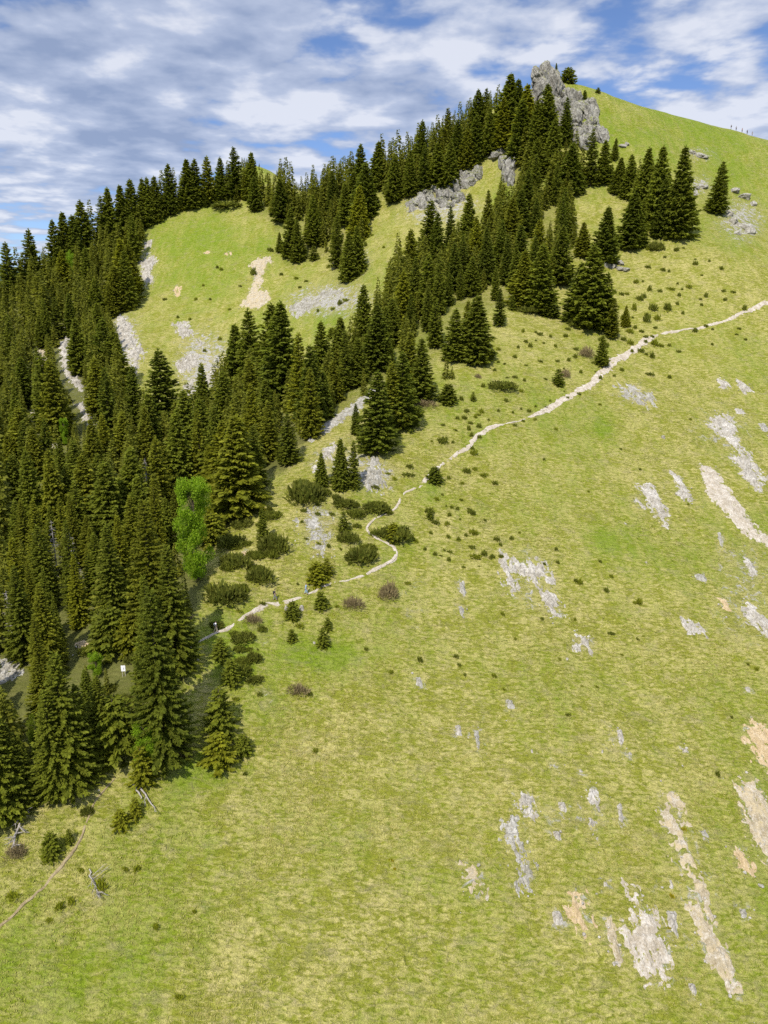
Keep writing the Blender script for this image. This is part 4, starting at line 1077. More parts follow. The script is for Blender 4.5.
TONES = [('dark', (0.74, 0.84, 0.68)), ('olive', (1.14, 1.14, 0.80)), ('green', (0.94, 1.02, 0.84)), ('yellowish', (1.32, 1.30, 0.75))]


def region(t):
    u, v = t['u'], t['vb']
    if in_poly(np.array([u]), np.array([v]), FOREST_LEFT)[0]:
        return 'in left forest' if v < 520 else 'in near lower-left forest'
    if v > 560: return 'on lower-left grass'
    if in_poly(np.array([u]), np.array([v]), FOREST_RIDGE)[0]: return 'in ridge forest'
    if in_poly(np.array([u]), np.array([v]), FOREST_SPUR)[0]: return 'in spur forest'
    if u < 300 and v < 330: return 'on left skyline'
    if u > 560: return 'below summit crag'
    return 'at forest edge'


def place_tree(t, i):
    young = t['h'] < (8.5 if t['vb'] > 560 else 6.0)
    protos, H0 = (YOUNG, 4.0) if young else ((HERO if t['vb'] > 560 else TALL), 20.0)
    k = int(rf.integers(len(protos)))
    crown, trunk = protos[k]
    s = t['h'] / H0
    want = t['wf'] * (1.15 if young else (1.22 if t['manual'] else 1.0)) * rf.uniform(0.94, 1.06)
    v = t['vb']
    # the near forest is more olive, the ridge darker
    pr = np.clip(np.interp(v, [180, 330, 480, 620, 760], [0.12, 0.2, 0.55, 0.6, 0.4]), 0, 1)
    r = rf.random()
    tone = 0 if r > pr + 0.45 else (2 if r > pr else (3 if (r < pr * 0.28) else 1))
    if t['label']:
        tone = 3 if ('yellow' in t['label'] or 'bright' in t['label']) and 'tips' not in t['label'] else (1 if 'olive' in t['label'] else (0 if 'dark' in t['label'] else 2))
    root = empty('spruce', (t['x'], t['y'], t['z'] - 0.1), rf.uniform(0, 6.28), (s * want, s * want, s))
    if t['lean']: root.rotation_euler = (0.0, t['lean'], 0.0)
    c = link('crown', crown, root); g = link('trunk', trunk, root)
    j = rf.uniform(0.88, 1.12)
    tc = TONES[tone][1]
    c.color = (tc[0] * j, tc[1] * j, tc[2] * j, 1)
    size = 'small' if t['h'] < 9 else ('tall' if t['h'] > 17.5 else 'mid-sized')
    lab = t['label'] or '%s %s spruce %s, tip %d%% across, %d%% down photo' % (size, TONES[tone][0], region(t), round(t['u'] / 7.68), round(t['vt'] / 10.24))
    if lab in USED: lab = lab.replace('tip %d%%' % round(t['u'] / 7.68), 'tip %.1f%%' % (t['u'] / 7.68))
    USED.add(lab)
    props(root, lab, 'tree', 'spruces on the mountainside')


for i, t in enumerate(ONES): place_tree(t, i)

FARV = [far_spruce(500 + i, 20.0, 2.5 + 0.25 * i) for i in range(5)]
fv, ff, fa = [], [], []; nn = 0
for t in REST:
    v, f, a = FARV[int(rf.integers(5))]
    s = t['h'] / 20.0; w = s * t['wf'] * 1.15; an = rf.uniform(0, 6.28); c_, s__ = math.cos(an), math.sin(an)
    p = np.stack([(v[:, 0] * c_ - v[:, 1] * s__) * w + t['x'], (v[:, 0] * s__ + v[:, 1] * c_) * w + t['y'], v[:, 2] * s + t['z']], -1)
    fv.append(p); ff.append(f + nn); fa.append(np.clip(a * rf.uniform(0.7, 1.2), 0, 1)); nn += len(p)
if fv:
    o = link('spruce_forest', mesh_np('spruce_forest', np.concatenate(fv), np.concatenate(ff), M_SPRUCE, False, {'tint': np.concatenate(fa)}))
    props(o, 'mass of smaller dark spruces filling the forest between the larger ones', 'forest', None, 'stuff')

# ------------------------------------------------------------------ shrubs
def foot(u, v):
    x, y, z, m = at(u, v)
    return float(x[0]), float(y[0]), float(z[0])


def shrub(name, cat, label, u, v, wpx, hpx, meshes, group=None, color=(1, 1, 1)):
    """foot at pixel (u, v); the mesh is about 2.4 wide and 1 high"""
    x, y, z = foot(u, v)
    f_ = y * CP + z * SP
    k = int(rf.integers(len(meshes)))
    o = link(name, meshes[k], None, (x, y, z - 0.12))
    sx = wpx * f_ / FOC / 2.3
    o.scale = (sx, sx * 0.85, max(0.35, hpx * f_ / FOC / 1.1))
    o.rotation_euler = (0, 0, rf.uniform(-0.5, 0.5) + (math.pi if rf.random() < 0.5 else 0))
    o.color = (*color, 1)
    props(o, label, cat, group)
    return o


GP = 'dwarf pines on the spur'
for u, v, w, h, lab in [(223, 600, 52, 22, 'large low dwarf pine left of the trail at the forest edge'), (262, 580, 34, 20, 'dwarf pine above the hikers, right of the large low one'), (240, 562, 40, 18, 'spreading dwarf pine right of the bright green beech'),
                        (232, 545, 34, 16, 'dwarf pine against the forest rim, just right of the beech foot'), (275, 549, 36, 24, 'dense rounded dwarf pine with a young spruce at its left'), (243, 526, 26, 12, 'low dwarf pine under the large olive spruce'),
                        (306, 502, 44, 28, 'big round dwarf pine on the bare spur'), (345, 505, 34, 13, 'low dwarf pine at the foot of two slim spruces'), (376, 510, 40, 14, 'dwarf pine hiding the trail above the switchback'), (394, 537, 46, 20, 'wide dwarf pine inside the switchback, right of the trail'),
                        (362, 559, 42, 22, 'dark dwarf pine left of the switchback'), (350, 540, 26, 18, 'dull dwarf pine up and left of the dark switchback one'), (270, 511, 10, 10, 'tiny dwarf pine ball at the forest rim'), (336, 500, 12, 9, 'little dwarf pine beside the round grey rock hump'),
                        (255, 680, 24, 9, 'flat creeping dwarf pine on the grass below the trail'), (243, 640, 28, 13, 'ragged dwarf pine directly below the lower trail'), (255, 660, 22, 16, 'dark dwarf pine under the ragged one'), (216, 626, 22, 9, 'dwarf pine touching the lower trail'),
                        (502, 388, 34, 12, 'flat dark dwarf pine alone on the shoulder above the trail'), (656, 250, 18, 13, 'rounded dark dwarf pine at the foot of the group under the summit'), (578, 326, 30, 14, 'dwarf pine skirt under the largest clump spruce'), (529, 312, 28, 11, 'dwarf pine skirt at the lower spur edge'),
                        (87, 813, 15, 11, 'low shrub beside the narrow footpath'), (170, 746, 36, 14, 'low dark shrub at the foot of the large corner spruce'), (376, 488, 10, 7, 'little dwarf pine on the grey rock hump'), (228, 207, 40, 9, 'low dark thicket along the top edge of the upper meadow'), (172, 212, 18, 8, 'low thicket at the upper left corner of the meadow'),
                        (548, 90, 9, 7, 'small dark pine clinging to the summit crag'), (100, 756, 20, 12, 'low shrub at the lower forest tip'), (122, 702, 30, 13, 'low dwarf pine right below the white sign'), (110, 690, 22, 11, 'dwarf pine left of the white sign'), (136, 660, 24, 14, 'dwarf pine right behind the white sign'), (90, 652, 26, 12, 'dwarf pine beside the yellow-green sapling in the forest'), (48, 862, 0, 0, '')]:
    if w: shrub('dwarf_pine', 'shrub', lab, u, v, w, h, BUSH, GP)
BELT = [[(205, 604), (214, 552), (238, 520), (275, 505), (292, 540), (270, 575), (238, 608)], [(338, 528), (350, 500), (395, 500), (410, 540), (385, 552), (350, 562)], [(290, 500), (300, 475), (325, 480), (330, 505)], [(205, 690), (215, 640), (262, 620), (270, 660), (240, 690)]]
for bi, bp in enumerate(BELT):
    us = [p[0] for p in bp]; vs = [p[1] for p in bp]; got = 0
    while got < (16, 10, 4, 6)[bi]:
        u, v = rf.uniform(min(us), max(us)), rf.uniform(min(vs), max(vs))
        if in_poly(np.array([u]), np.array([v]), bp)[0]:
            got += 1; w = rf.uniform(12, 26)
            shrub('dwarf_pine', 'shrub', '%s dwarf pine in the forest-rim belt, %s' % ('small' if w < 18 else 'spreading', pct(u, v)), u, v, w, w * rf.uniform(0.35, 0.6), BUSH, GP, (1.1, 1.12, 0.9))
for u, v, w, h, lab in [(353, 607, 26, 15, 'grey leafless shrub just under the trail'), (390, 597, 26, 22, 'rounded grey-brown shrub below the switchback'), (586, 357, 18, 14, 'purplish bare shrub left of the lone trailside spruce'), (424, 406, 28, 8, 'low brown shrub at the foot of the broad spruce on the spur'),
                        (566, 377, 14, 11, 'brown bare shrub beside the small dark spruce above the trail'), (298, 693, 26, 12, 'brown bare shrub in the middle of the lower meadow'), (253, 622, 22, 12, 'brown bare shrub beside the lower trail'), (184, 622, 18, 13, 'grey bare shrub at the forest rim above the trail'),
                        (478, 378, 8, 6, 'brown twiggy tuft beside the flat dark dwarf pine'), (14, 856, 26, 16, 'straw-brown shrub at the left edge by the fallen dead tree'), (186, 757, 22, 16, 'bare dark twigs at the right foot of the large corner spruce')]:
    shrub('bare_shrub', 'shrub', lab, u, v, w, h, TWIGS, 'leafless shrubs', (0.95, 0.88, 0.62))
YG = (1.9, 1.9, 0.9)
for u, v, w, h in [(14, 898, 14, 10), (60, 909, 12, 10), (72, 903, 10, 9), (155, 930, 8, 10), (180, 998, 10, 8), (100, 888, 16, 12), (125, 872, 8, 8), (137, 870, 10, 6), (47, 862, 10, 8), (50, 921, 8, 6), (394, 480, 6, 5), (195, 912, 6, 5), (80, 872, 10, 6)]:
    shrub('bush', 'shrub', 'small yellow-green bush lower left, ' + pct(u, v), u, v, w, h, TUSS, 'little green bushes in the lower left grass', (1.9, 1.9, 0.9))
for u, v, w, h in [(672, 897, 6, 6), (669, 930, 5, 5), (684, 830, 6, 5), (391, 862, 6, 5), (394, 870, 5, 4)]:
    shrub('bush', 'shrub', 'small mustard-yellow bush, ' + pct(u, v), u, v, w, h, TUSS, 'mustard bushes on the lower slope', (2.6, 2.1, 0.5))

dots = [(640, 300, 8, 6), (652, 310, 11, 8), (668, 310, 10, 8), (657, 320, 9, 6), (647, 322, 8, 10), (635, 310, 6, 8), (670, 290, 9, 4), (688, 288, 7, 5), (636, 283, 6, 5), (648, 268, 7, 4), (679, 296, 5, 4), (660, 292, 6, 4), (643, 298, 6, 6), (627, 295, 5, 4),
        (655, 345, 9, 7), (652, 358, 7, 7), (640, 352, 8, 5), (630, 345, 7, 7), (660, 347, 8, 5), (695, 332, 7, 5), (678, 352, 6, 3), (650, 375, 10, 4), (670, 378, 5, 4), (630, 333, 8, 6), (562, 285, 8, 6), (568, 330, 6, 4), (556, 347, 5, 4), (540, 335, 7, 4), (576, 350, 6, 4),
        (485, 362, 5, 4), (498, 350, 6, 4), (523, 332, 5, 4), (535, 333, 4, 3), (515, 378, 6, 4), (520, 392, 7, 4), (505, 402, 6, 5), (482, 413, 7, 6), (467, 412, 7, 4), (478, 416, 6, 4), (445, 405, 6, 4), (462, 400, 6, 5), (466, 412, 4, 4),
        (443, 443, 11, 9), (470, 424, 6, 4), (478, 428, 7, 6), (443, 426, 5, 4), (410, 468, 8, 6), (408, 477, 14, 6), (388, 475, 6, 4), (432, 442, 4, 3), (455, 431, 5, 3), (475, 418, 5, 5), (474, 455, 8, 8), (466, 473, 9, 7), (484, 476, 9, 5), (495, 484, 8, 5), (462, 484, 5, 4), (475, 470, 6, 5),
        (430, 513, 10, 8), (436, 524, 8, 7), (447, 525, 8, 5), (471, 515, 9, 8), (473, 535, 10, 8), (485, 521, 4, 4), (497, 541, 7, 7), (472, 548, 8, 5), (474, 558, 14, 6), (484, 555, 9, 6), (416, 542, 6, 5), (425, 550, 5, 4), (408, 584, 7, 5), (492, 558, 8, 5), (437, 500, 6, 5),
        (580, 583, 9, 6), (576, 582, 5, 5), (605, 592, 7, 6), (638, 605, 8, 9), (634, 604, 4, 5), (600, 562, 5, 4), (556, 550, 5, 4), (545, 565, 5, 4), (511, 540, 6, 5), (558, 563, 5, 4), (611, 635, 8, 5), (612, 577, 6, 4), (575, 620, 4, 4), (542, 620, 5, 4), (503, 615, 6, 5),
        (421, 661, 8, 6), (455, 658, 8, 5), (458, 666, 7, 4), (495, 676, 8, 4), (391, 673, 7, 4), (464, 676, 5, 4), (503, 690, 5, 4), (519, 534, 4, 4), (560, 660, 4, 4), (622, 655, 4, 3), (637, 640, 5, 4), (644, 637, 4, 3), (581, 686, 5, 3), (756, 670, 5, 5), (748, 665, 4, 4),
        (718, 776, 6, 8), (732, 718, 4, 4), (568, 715, 6, 4), (596, 687, 5, 3), (515, 640, 4, 4), (395, 592, 5, 4), (433, 472, 5, 4), (365, 432, 5, 4), (360, 442, 4, 4), (345, 450, 5, 5), (318, 545, 6, 5), (328, 547, 6, 5), (306, 540, 5, 4), (332, 515, 7, 5), (318, 506, 5, 5), (304, 512, 8, 6), (318, 515, 7, 5),
        (302, 523, 5, 4), (340, 550, 4, 4), (276, 553, 6, 5), (298, 585, 4, 4), (300, 627, 10, 6), (262, 605, 8, 5), (240, 612, 8, 5), (258, 650, 4, 3), (337, 607, 5, 4), (310, 695, 8, 5), (365, 650, 7, 4), (315, 752, 7, 5), (260, 695, 8, 5), (236, 700, 8, 6), (245, 775, 6, 5),
        (222, 270, 5, 3), (218, 268, 4, 3), (254, 275, 7, 9), (203, 286, 4, 3), (258, 190, 0, 0), (268, 206, 6, 7), (262, 210, 5, 5), (270, 252, 7, 6), (232, 202, 6, 6), (222, 207, 5, 6), (306, 282, 5, 3), (297, 279, 6, 3), (340, 305, 7, 6), (346, 302, 8, 5), (333, 310, 5, 4), (318, 312, 4, 4), (300, 288, 4, 3), (282, 275, 5, 3), (210, 300, 4, 3), (190, 320, 4, 3), (178, 318, 4, 3), (165, 300, 5, 3), (230, 310, 4, 3),
        (220, 340, 5, 4), (204, 352, 5, 4), (212, 392, 6, 5), (240, 287, 4, 3), (196, 300, 5, 3), (328, 268, 6, 4), (366, 268, 4, 4), (390, 270, 5, 4), (384, 248, 4, 3), (372, 236, 4, 3), (366, 246, 5, 5), (360, 300, 6, 5),
        (648, 250, 5, 4), (664, 258, 5, 3), (700, 300, 4, 3), (712, 330, 4, 3), (745, 340, 4, 3), (690, 420, 4, 3), (620, 450, 4, 3), (588, 492, 4, 3), (544, 460, 4, 3), (640, 470, 4, 3), (720, 430, 4, 3), (556, 430, 6, 4), (528, 412, 7, 4), (535, 420, 6, 3), (600, 405, 5, 3), (688, 505, 4, 3), (546, 408, 4, 3)]
for u, v, w, h in dots:
    if w:
        dist = 'dark' if rf.random() < 0.6 else 'green'
        shrub('juniper_bush', 'shrub', 'little %s low bush dotting the slope, %s' % (dist, pct(u, v)), u, v, w * 1.05, h, TUSS, 'little bushes dotting the grass', (1.05, 1.08, 0.9) if dist == 'dark' else (1.6, 1.6, 0.9))

SEEDLING = [(440, 425), (520, 335), (620, 285), (700, 235), (760, 330), (640, 370), (520, 425), (475, 470), (510, 570), (420, 570), (432, 480)]
got = 0
while got < 120:
    u, v = rf.uniform(415, 765), rf.uniform(230, 575)
    if in_poly(np.array([u]), np.array([v]), SEEDLING)[0] and not any(abs(u - d[0]) < 5 and abs(v - d[1]) < 4 for d in dots):
        got += 1; w = rf.uniform(3.0, 6.5); dots.append((u, v, w, w))
        shrub('seedling', 'shrub', 'tiny conifer seedling on the slope, %.1f%% across and %.1f%% down the photo' % (u / 7.68, v / 10.24), u, v, w, w * rf.uniform(0.6, 1.0), TUSS, 'seedlings scattered along the trail and upper slope', (1.15, 1.18, 0.85))

# ------------------------------------------------------------------ bright broadleaf trees
for u, vt, vb, k, lab in [(198, 470, 580, 0, 'bright green young beech glowing against the dark forest rim'), (72, 249, 278, 1, 'small bright green broadleaf tree in the upper left forest'), (97, 650, 676, 1, 'bright yellow-green sapling left of the white sign'),
                          (150, 722, 768, 1, 'bright green broadleaf bush before the large corner spruce'), (41, 716, 764, 1, 'pale green broadleaf bush between two near spruces at lower left'), (66, 416, 445, 0, 'bright green broadleaf bush in the middle of the left forest'),
                          (219, 172, 186, 1, 'pale green broadleaf tree on the skyline above the meadow'), (556, 262, 282, 0, 'small bright green sapling at the right rim of the spur forest')]:
    x, y, z = foot(u, vb)
    b = (512.0 - vt) / FOC
    h = max(1.0, (b * y * CP + y * SP) / (CP - b * SP) - z)
    s = h / 9.8
    wide = s * (1.0 if h > 7 else 1.5)
    root = empty('beech_tree', (x, y, z), rf.uniform(0, 6), (wide * 0.62, wide * 0.62, s))
    c = link('crown', BEECH[k][0], root); link('trunk', BEECH[k][1], root)
    if 'pale' in lab: c.color = (0.7, 0.6, 0.9, 1)
    props(root, lab, 'tree', 'bright green broadleaf trees')

# ------------------------------------------------------------------ dead wood
def dead_tree(name, label, cat, pu, pv, qu, qv, r0, nb, seed, mat=M_DEAD):
    """a trunk lying on the ground from one image point to another, with bare branches"""
    rng = np.random.default_rng(seed)
    a = np.array(foot(pu, pv)); e = np.array(foot(qu, qv)); B = Buf()
    n_ = 9; P_ = a + (e - a) * np.linspace(0, 1, n_)[:, None]
    P_[:, 0] += rng.normal(0, 0.09, n_); P_[:, 2] = ground(P_[:, 0], P_[:, 1]) + r0 + 0.22 + np.linspace(0.1, 0.1, n_)
    tube(B, P_ - a, np.linspace(r0, r0 * 0.45, n_), 8)
    o = link(name, B.mesh(name, mat, True), None, a)
    for k in range(nb):
        t = rng.uniform(0.2, 0.95); b = Buf()
        p = P_[0] + (P_[-1] - P_[0]) * t; p[2] = np.interp(t, np.linspace(0, 1, n_), P_[:, 2])
        d = rng.normal(size=3); d[2] = abs(d[2]) * 0.6 + 0.1; d += 0.8 * (e - a) / np.linalg.norm(e - a); d /= np.linalg.norm(d)
        L = rng.uniform(0.9, 2.2) * (1.1 - 0.5 * t)
        m1 = p + d * L * 0.5 + rng.normal(0, 0.08, 3); m2 = p + d * L + rng.normal(0, 0.15, 3)
        tube(b, np.array([p, m1, m2]) - a, [r0 * 0.45, r0 * 0.3, 0.02], 5)
        for _ in range(3):
            s_ = rng.uniform(0.3, 0.9); q = p + d * L * s_; dd = d + rng.normal(0, 0.6, 3); dd /= np.linalg.norm(dd)
            tube(b, np.array([q, q + dd * L * 0.25, q + dd * L * 0.45]) - a, [r0 * 0.2, r0 * 0.14, 0.01], 4)
        link('branch', b.mesh('branch', mat, True), o)
    props(o, label, cat, 'dead wood')
    return o


dead_tree('dead_tree', 'grey fallen dead tree with splayed branches at the lower left edge', 'dead tree', 29, 797, 13, 852, 0.20, 14, 3)
dead_tree('fallen_log', 'left one of two crossed pale logs on the grass', 'log', 133, 786, 143, 802, 0.16, 0, 4)
dead_tree('fallen_log', 'longer right one of two crossed pale logs on the grass', 'log', 135, 784, 155, 811, 0.15, 2, 5)
dead_tree('dead_branch', 'heap of grey dead branches on the lower left grass', 'branch', 89, 872, 99, 900, 0.09, 16, 6)


def snag(label, u, vt, vb, seed):
    rng = np.random.default_rng(seed)
    x, y, z = foot(u, vb); b = (512.0 - vt) / FOC
    h = max(2.0, (b * y * CP + y * SP) / (CP - b * SP) - z)
    root = empty('dead_spruce', (x, y, z))
    T = Buf(); tube(T, [(0, 0, -0.4), (0.05, 0, h * 0.5), (0, 0, h)], [0.17, 0.12, 0.02], 7)
    link('trunk', T.mesh('trunk', M_DEAD, True), root)
    B = Buf()
    for k in range(90):
        t = rng.uniform(0.08, 0.97); a = rng.uniform(0, 6.28); L = (0.5 + 1.7 * (1 - t)) * rng.uniform(0.5, 1.1)
        d = np.array([math.cos(a), math.sin(a), -0.25]); p = np.array([0, 0, h * t])
        tube(B, [p, p + d * L * 0.5, p + d * L - (0, 0, 0.1)], [0.035, 0.025, 0.008], 4)
        for s_ in (0.45, 0.75):
            q = p + d * L * s_; dd = d + rng.normal(0, 0.6, 3)
            tube(B, [q, q + dd * L * 0.16, q + dd * L * 0.3], [0.02, 0.014, 0.006], 4)
    link('branches', B.mesh('branches', M_DEAD, False), root)
    props(root, label, 'dead tree', 'dead standing spruces')


snag('bare grey dead spruce standing in the left forest, the right one', 76, 532, 592, 1)
snag('bare grey dead spruce standing in the left forest, the left one', 58, 520, 580, 2)
snag('bare dead spruce at the left edge above the grey rock slide', 14, 590, 650, 3)
snag('thin greyish dead spruce in the forest left of the beech', 150, 458, 520, 4)

# ------------------------------------------------------------------ information sign in the forest
M_SIGN = plain('white_sign_paint', (0.80, 0.80, 0.80), 0.5, 0.04)
M_POST = plain('pale_post_wood', (0.42, 0.38, 0.31), 0.8, 0.2)


def box(b, x0, x1, y0, y1, z0, z1):
    v = [(x, y, z) for x in (x0, x1) for y in (y0, y1) for z in (z0, z1)]
    b.add(v, [(0, 1, 3, 2), (4, 6, 7, 5), (0, 4, 5, 1), (2, 3, 7, 6), (0, 2, 6, 4), (1, 5, 7, 3)])


x, y, z = foot(124, 677)
root = empty('trail_sign', (x, y, z), 0.1)
for sx in (-0.22, 0.16):
    b = Buf(); box(b, sx, sx + 0.07, 0.03, 0.10, -0.3, 1.9); link('post', b.mesh('post', M_POST), root)
b = Buf(); box(b, -0.31, 0.31, -0.02, 0.025, 0.95, 1.85); p_ = link('panel', b.mesh('panel', M_SIGN), root)
b = Buf(); box(b, -0.02, 0.10, -0.035, -0.022, 1.22, 1.55); link('emblem', b.mesh('emblem', plain('faded_grey_print', (0.42, 0.44, 0.47), 0.6, 0.1)), p_)
props(root, 'small white sign board on two posts among the near forest spruces', 'sign')


# ------------------------------------------------------------------ hikers
def skin_mesh(name, joints, edges, mat, sub=2, root=0):
    """joints: list of (x, y, z, radius); one continuous skin grown over the edges"""
    me = bpy.data.meshes.new(name)
    me.from_pydata([j[:3] for j in joints], edges, [])
    me.update()
    ob = bpy.data.objects.new(name + '_tmp', me); COL.objects.link(ob)
    md = ob.modifiers.new('skin', 'SKIN'); md.use_smooth_shade = True; md.branch_smoothing = 0.4
    for i, j in enumerate(joints):
        sv = me.skin_vertices[0].data[i]
        r = j[3]
        sv.radius = r if isinstance(r, tuple) else (r, r)
        sv.use_root = (i == root)
    ss = ob.modifiers.new('sub', 'SUBSURF'); ss.levels = sub; ss.render_levels = sub
    dg = bpy.context.evaluated_depsgraph_get(); dg.update()
    out = bpy.data.meshes.new_from_object(ob.evaluated_get(dg))
    out.name = name
    bpy.data.objects.remove(ob); bpy.data.meshes.remove(me)
    out.materials.clear(); out.materials.append(mat)
    for p in out.polygons: p.use_smooth = True
    return out


def cloth(name, c):
    return plain(name, c, 0.85, 0.12, 12.0)


M_SKIN = plain('skin', (0.50, 0.32, 0.23), 0.6, 0.05)
M_DARK = cloth('black_cloth', (0.018, 0.018, 0.022))
M_BLUE = cloth('light_blue_cloth', (0.22, 0.36, 0.55))
M_WHITE = cloth('white_cloth', (0.72, 0.72, 0.74))
M_GREYC = cloth('grey_cloth', (0.20, 0.20, 0.22))
M_TANC = cloth('sand_cloth', (0.42, 0.36, 0.27))
M_RED = cloth('dark_red_cloth', (0.22, 0.04, 0.04))
M_HAIR = plain('brown_hair', (0.05, 0.03, 0.018), 0.6, 0.2)
M_BOOT = plain('brown_boots', (0.07, 0.045, 0.03), 0.8, 0.2)
M_EYE = plain('dark_eyes', (0.01, 0.01, 0.012), 0.3, 0.0)


def skeleton(step):
    """walking figure facing +y, 1.76 m tall; step is the stride in metres"""
    J = {}
    J['pelvis'] = (0, 0, 0.96, (0.125, 0.105)); J['waist'] = (0, 0.01, 1.12, (0.118, 0.095)); J['chest'] = (0, 0.035, 1.33, (0.150, 0.110)); J['collar'] = (0, 0.03, 1.45, (0.10, 0.075))
    J['neck'] = (0, 0.045, 1.52, 0.052); J['jaw'] = (0, 0.062, 1.585, (0.062, 0.075)); J['skull'] = (0, 0.055, 1.66, (0.076, 0.093)); J['top'] = (0, 0.045, 1.72, (0.058, 0.07))
    J['nose'] = (0, 0.165, 1.625, 0.012)
    for n_, s in (('l', -1), ('r', 1)):
        sw = step * s * 0.45
        J['sh' + n_] = (s * 0.185, 0.025, 1.42, 0.062); J['el' + n_] = (s * 0.235, 0.02 - sw * 0.5, 1.14, 0.045)
        J['wr' + n_] = (s * 0.235, 0.14 - sw, 0.93, 0.029); J['pa' + n_] = (s * 0.230, 0.17 - sw * 1.1, 0.86, (0.022, 0.038))
        for q, (fy, fl) in enumerate(((-0.030, 0.060), (-0.010, 0.075), (0.010, 0.080), (0.030, 0.070))):
            J['f%d' % q + n_] = (s * 0.228, 0.18 - sw * 1.1 + fy, 0.80, 0.0095); J['t%d' % q + n_] = (s * 0.212, 0.19 - sw * 1.1 + fy * 0.9, 0.80 - fl * 0.6, 0.0085)
        J['th' + n_] = (s * 0.205, 0.225 - sw * 1.1, 0.845, 0.011); J['tt' + n_] = (s * 0.195, 0.24 - sw * 1.1, 0.81, 0.0095)
        lg = step * s
        J['hip' + n_] = (s * 0.095, 0.0, 0.90, 0.092); J['kn' + n_] = (s * 0.10, 0.06 + lg * 0.55, 0.51, 0.060)
        J['an' + n_] = (s * 0.10, lg * 0.9 - (0.06 if lg < 0 else 0), 0.10 + (0.03 if lg < 0 else 0), 0.040); J['to' + n_] = (s * 0.11, lg * 0.9 + 0.16, 0.035, (0.042, 0.030))
    E = [('pelvis', 'waist'), ('waist', 'chest'), ('chest', 'collar'), ('collar', 'neck'), ('neck', 'jaw'), ('jaw', 'skull'), ('skull', 'top'), ('jaw', 'nose')]
    for n_ in 'lr':
        E += [('collar', 'sh' + n_), ('sh' + n_, 'el' + n_), ('el' + n_, 'wr' + n_), ('wr' + n_, 'pa' + n_), ('pa' + n_, 'th' + n_), ('th' + n_, 'tt' + n_),
              ('pelvis', 'hip' + n_), ('hip' + n_, 'kn' + n_), ('kn' + n_, 'an' + n_), ('an' + n_, 'to' + n_)]
        for q in range(4): E += [('pa' + n_, 'f%d' % q + n_), ('f%d' % q + n_, 't%d' % q + n_)]
    return J, E


def subset(J, E, names, grow):
    idx = {k: i for i, k in enumerate(names)}
    out = []
    for k in names:
        x, y, z, r = J[k]
        r = (r[0] + grow, r[1] + grow) if isinstance(r, tuple) else r + grow
        out.append((x, y, z, r))
    return out, [(idx[a], idx[b]) for a, b in E if a in idx and b in idx]


def person_meshes(step):
    J, E = skeleton(step)
    D = {}
    names = list(J)
    j, e = subset(J, E, names, 0.0); D['body'] = (j, e)
    for n_ in 'lr':     # sleeves end above the elbow
        a, b = J['sh' + n_], J['el' + n_]
        J['sl' + n_] = tuple(a[i] + (b[i] - a[i]) * 0.75 for i in range(3)) + (0.052,); E.append(('sh' + n_, 'sl' + n_))
        a, b = J['kn' + n_], J['an' + n_]
        J['cu' + n_] = tuple(a[i] + (b[i] - a[i]) * 0.86 for i in range(3)) + (0.046,); E.append(('kn' + n_, 'cu' + n_))
    J['hem'] = (0, 0, 0.93, (0.125, 0.105)); E.append(('hem', 'waist'))
    D['shirt'] = subset(J, E, ['waist', 'chest', 'collar', 'shl', 'shr', 'sll', 'slr', 'hem'], 0.016)
    D['trousers'] = subset(J, E, ['pelvis', 'hipl', 'hipr', 'knl', 'knr', 'cul', 'cur'], 0.018)
    return J, D


PERSON_DATA = {}


def person(label, loc, heading, shirt, trousers, step=0.22, pack=None, group=None, hair=M_HAIR, scale=1.0):
    key = step
    if key not in PERSON_DATA:
        J, D = person_meshes(step)
        PERSON_DATA[key] = (J, D, skin_mesh('person_body', *D['body'], M_SKIN))
    J, D, bodym = PERSON_DATA[key]
    o = link('person', bodym, None, loc)
    o.rotation_euler = (0, 0, heading); o.scale = (scale,) * 3
    link('shirt', skin_mesh('shirt', *D['shirt'], shirt), o)
    link('trousers', skin_mesh('trousers', *D['trousers'], trousers), o)
    hv, hf = ICO[3]
    hv = hv * (0.088, 0.105, 0.088) + (0, 0.045, 1.685)
    cut = np.maximum(hv[:, 2], 1.60 + np.clip((hv[:, 1] - 0.0) * 0.9, -0.05, 0.11))
    hv = np.stack([hv[:, 0], hv[:, 1] - 0.006, cut], -1)
    link('hair', mesh_np('hair', hv, hf, hair, True), o)
    for s in (-1, 1):
        ev = ICO[2][0] * 0.010 + (s * 0.030, 0.148, 1.650); link('eye', mesh_np('eye', ev, ICO[2][1], M_EYE, True), o)
        e2 = ICO[2][0] * (0.010, 0.018, 0.032) + (s * 0.082, 0.055, 1.640); link('ear', mesh_np('ear', e2, ICO[2][1], M_SKIN, True), o)
        n_ = 'l' if s < 0 else 'r'
        a, t = J['an' + n_], J['to' + n_]
        bv, bf = ICO[3]
        bo = bv * (0.055, 0.15, 0.06); bo[:, 2] = np.maximum(bo[:, 2], -0.045); bo = bo + ((a[0] + t[0]) / 2, (a[1] + t[1]) / 2, 0.05 + (a[2] - 0.1) * 0.5)
        link('boot', mesh_np('boot', bo, bf, M_BOOT, True), o)
    mv = ICO[2][0] * (0.024, 0.008, 0.006) + (0, 0.137, 1.575); link('mouth', mesh_np('mouth', mv, ICO[2][1], cloth('lips', (0.35, 0.13, 0.11)), True), o)
    if pack:
        v, f = ICO[3]
        v = np.sign(v) * np.abs(v) ** 0.6 * (0.15, 0.11, 0.24) + (0, -0.17, 1.24)
        link('backpack', mesh_np('backpack', v, f, pack, True), o)
    props(o, label, 'person', group)
    return o


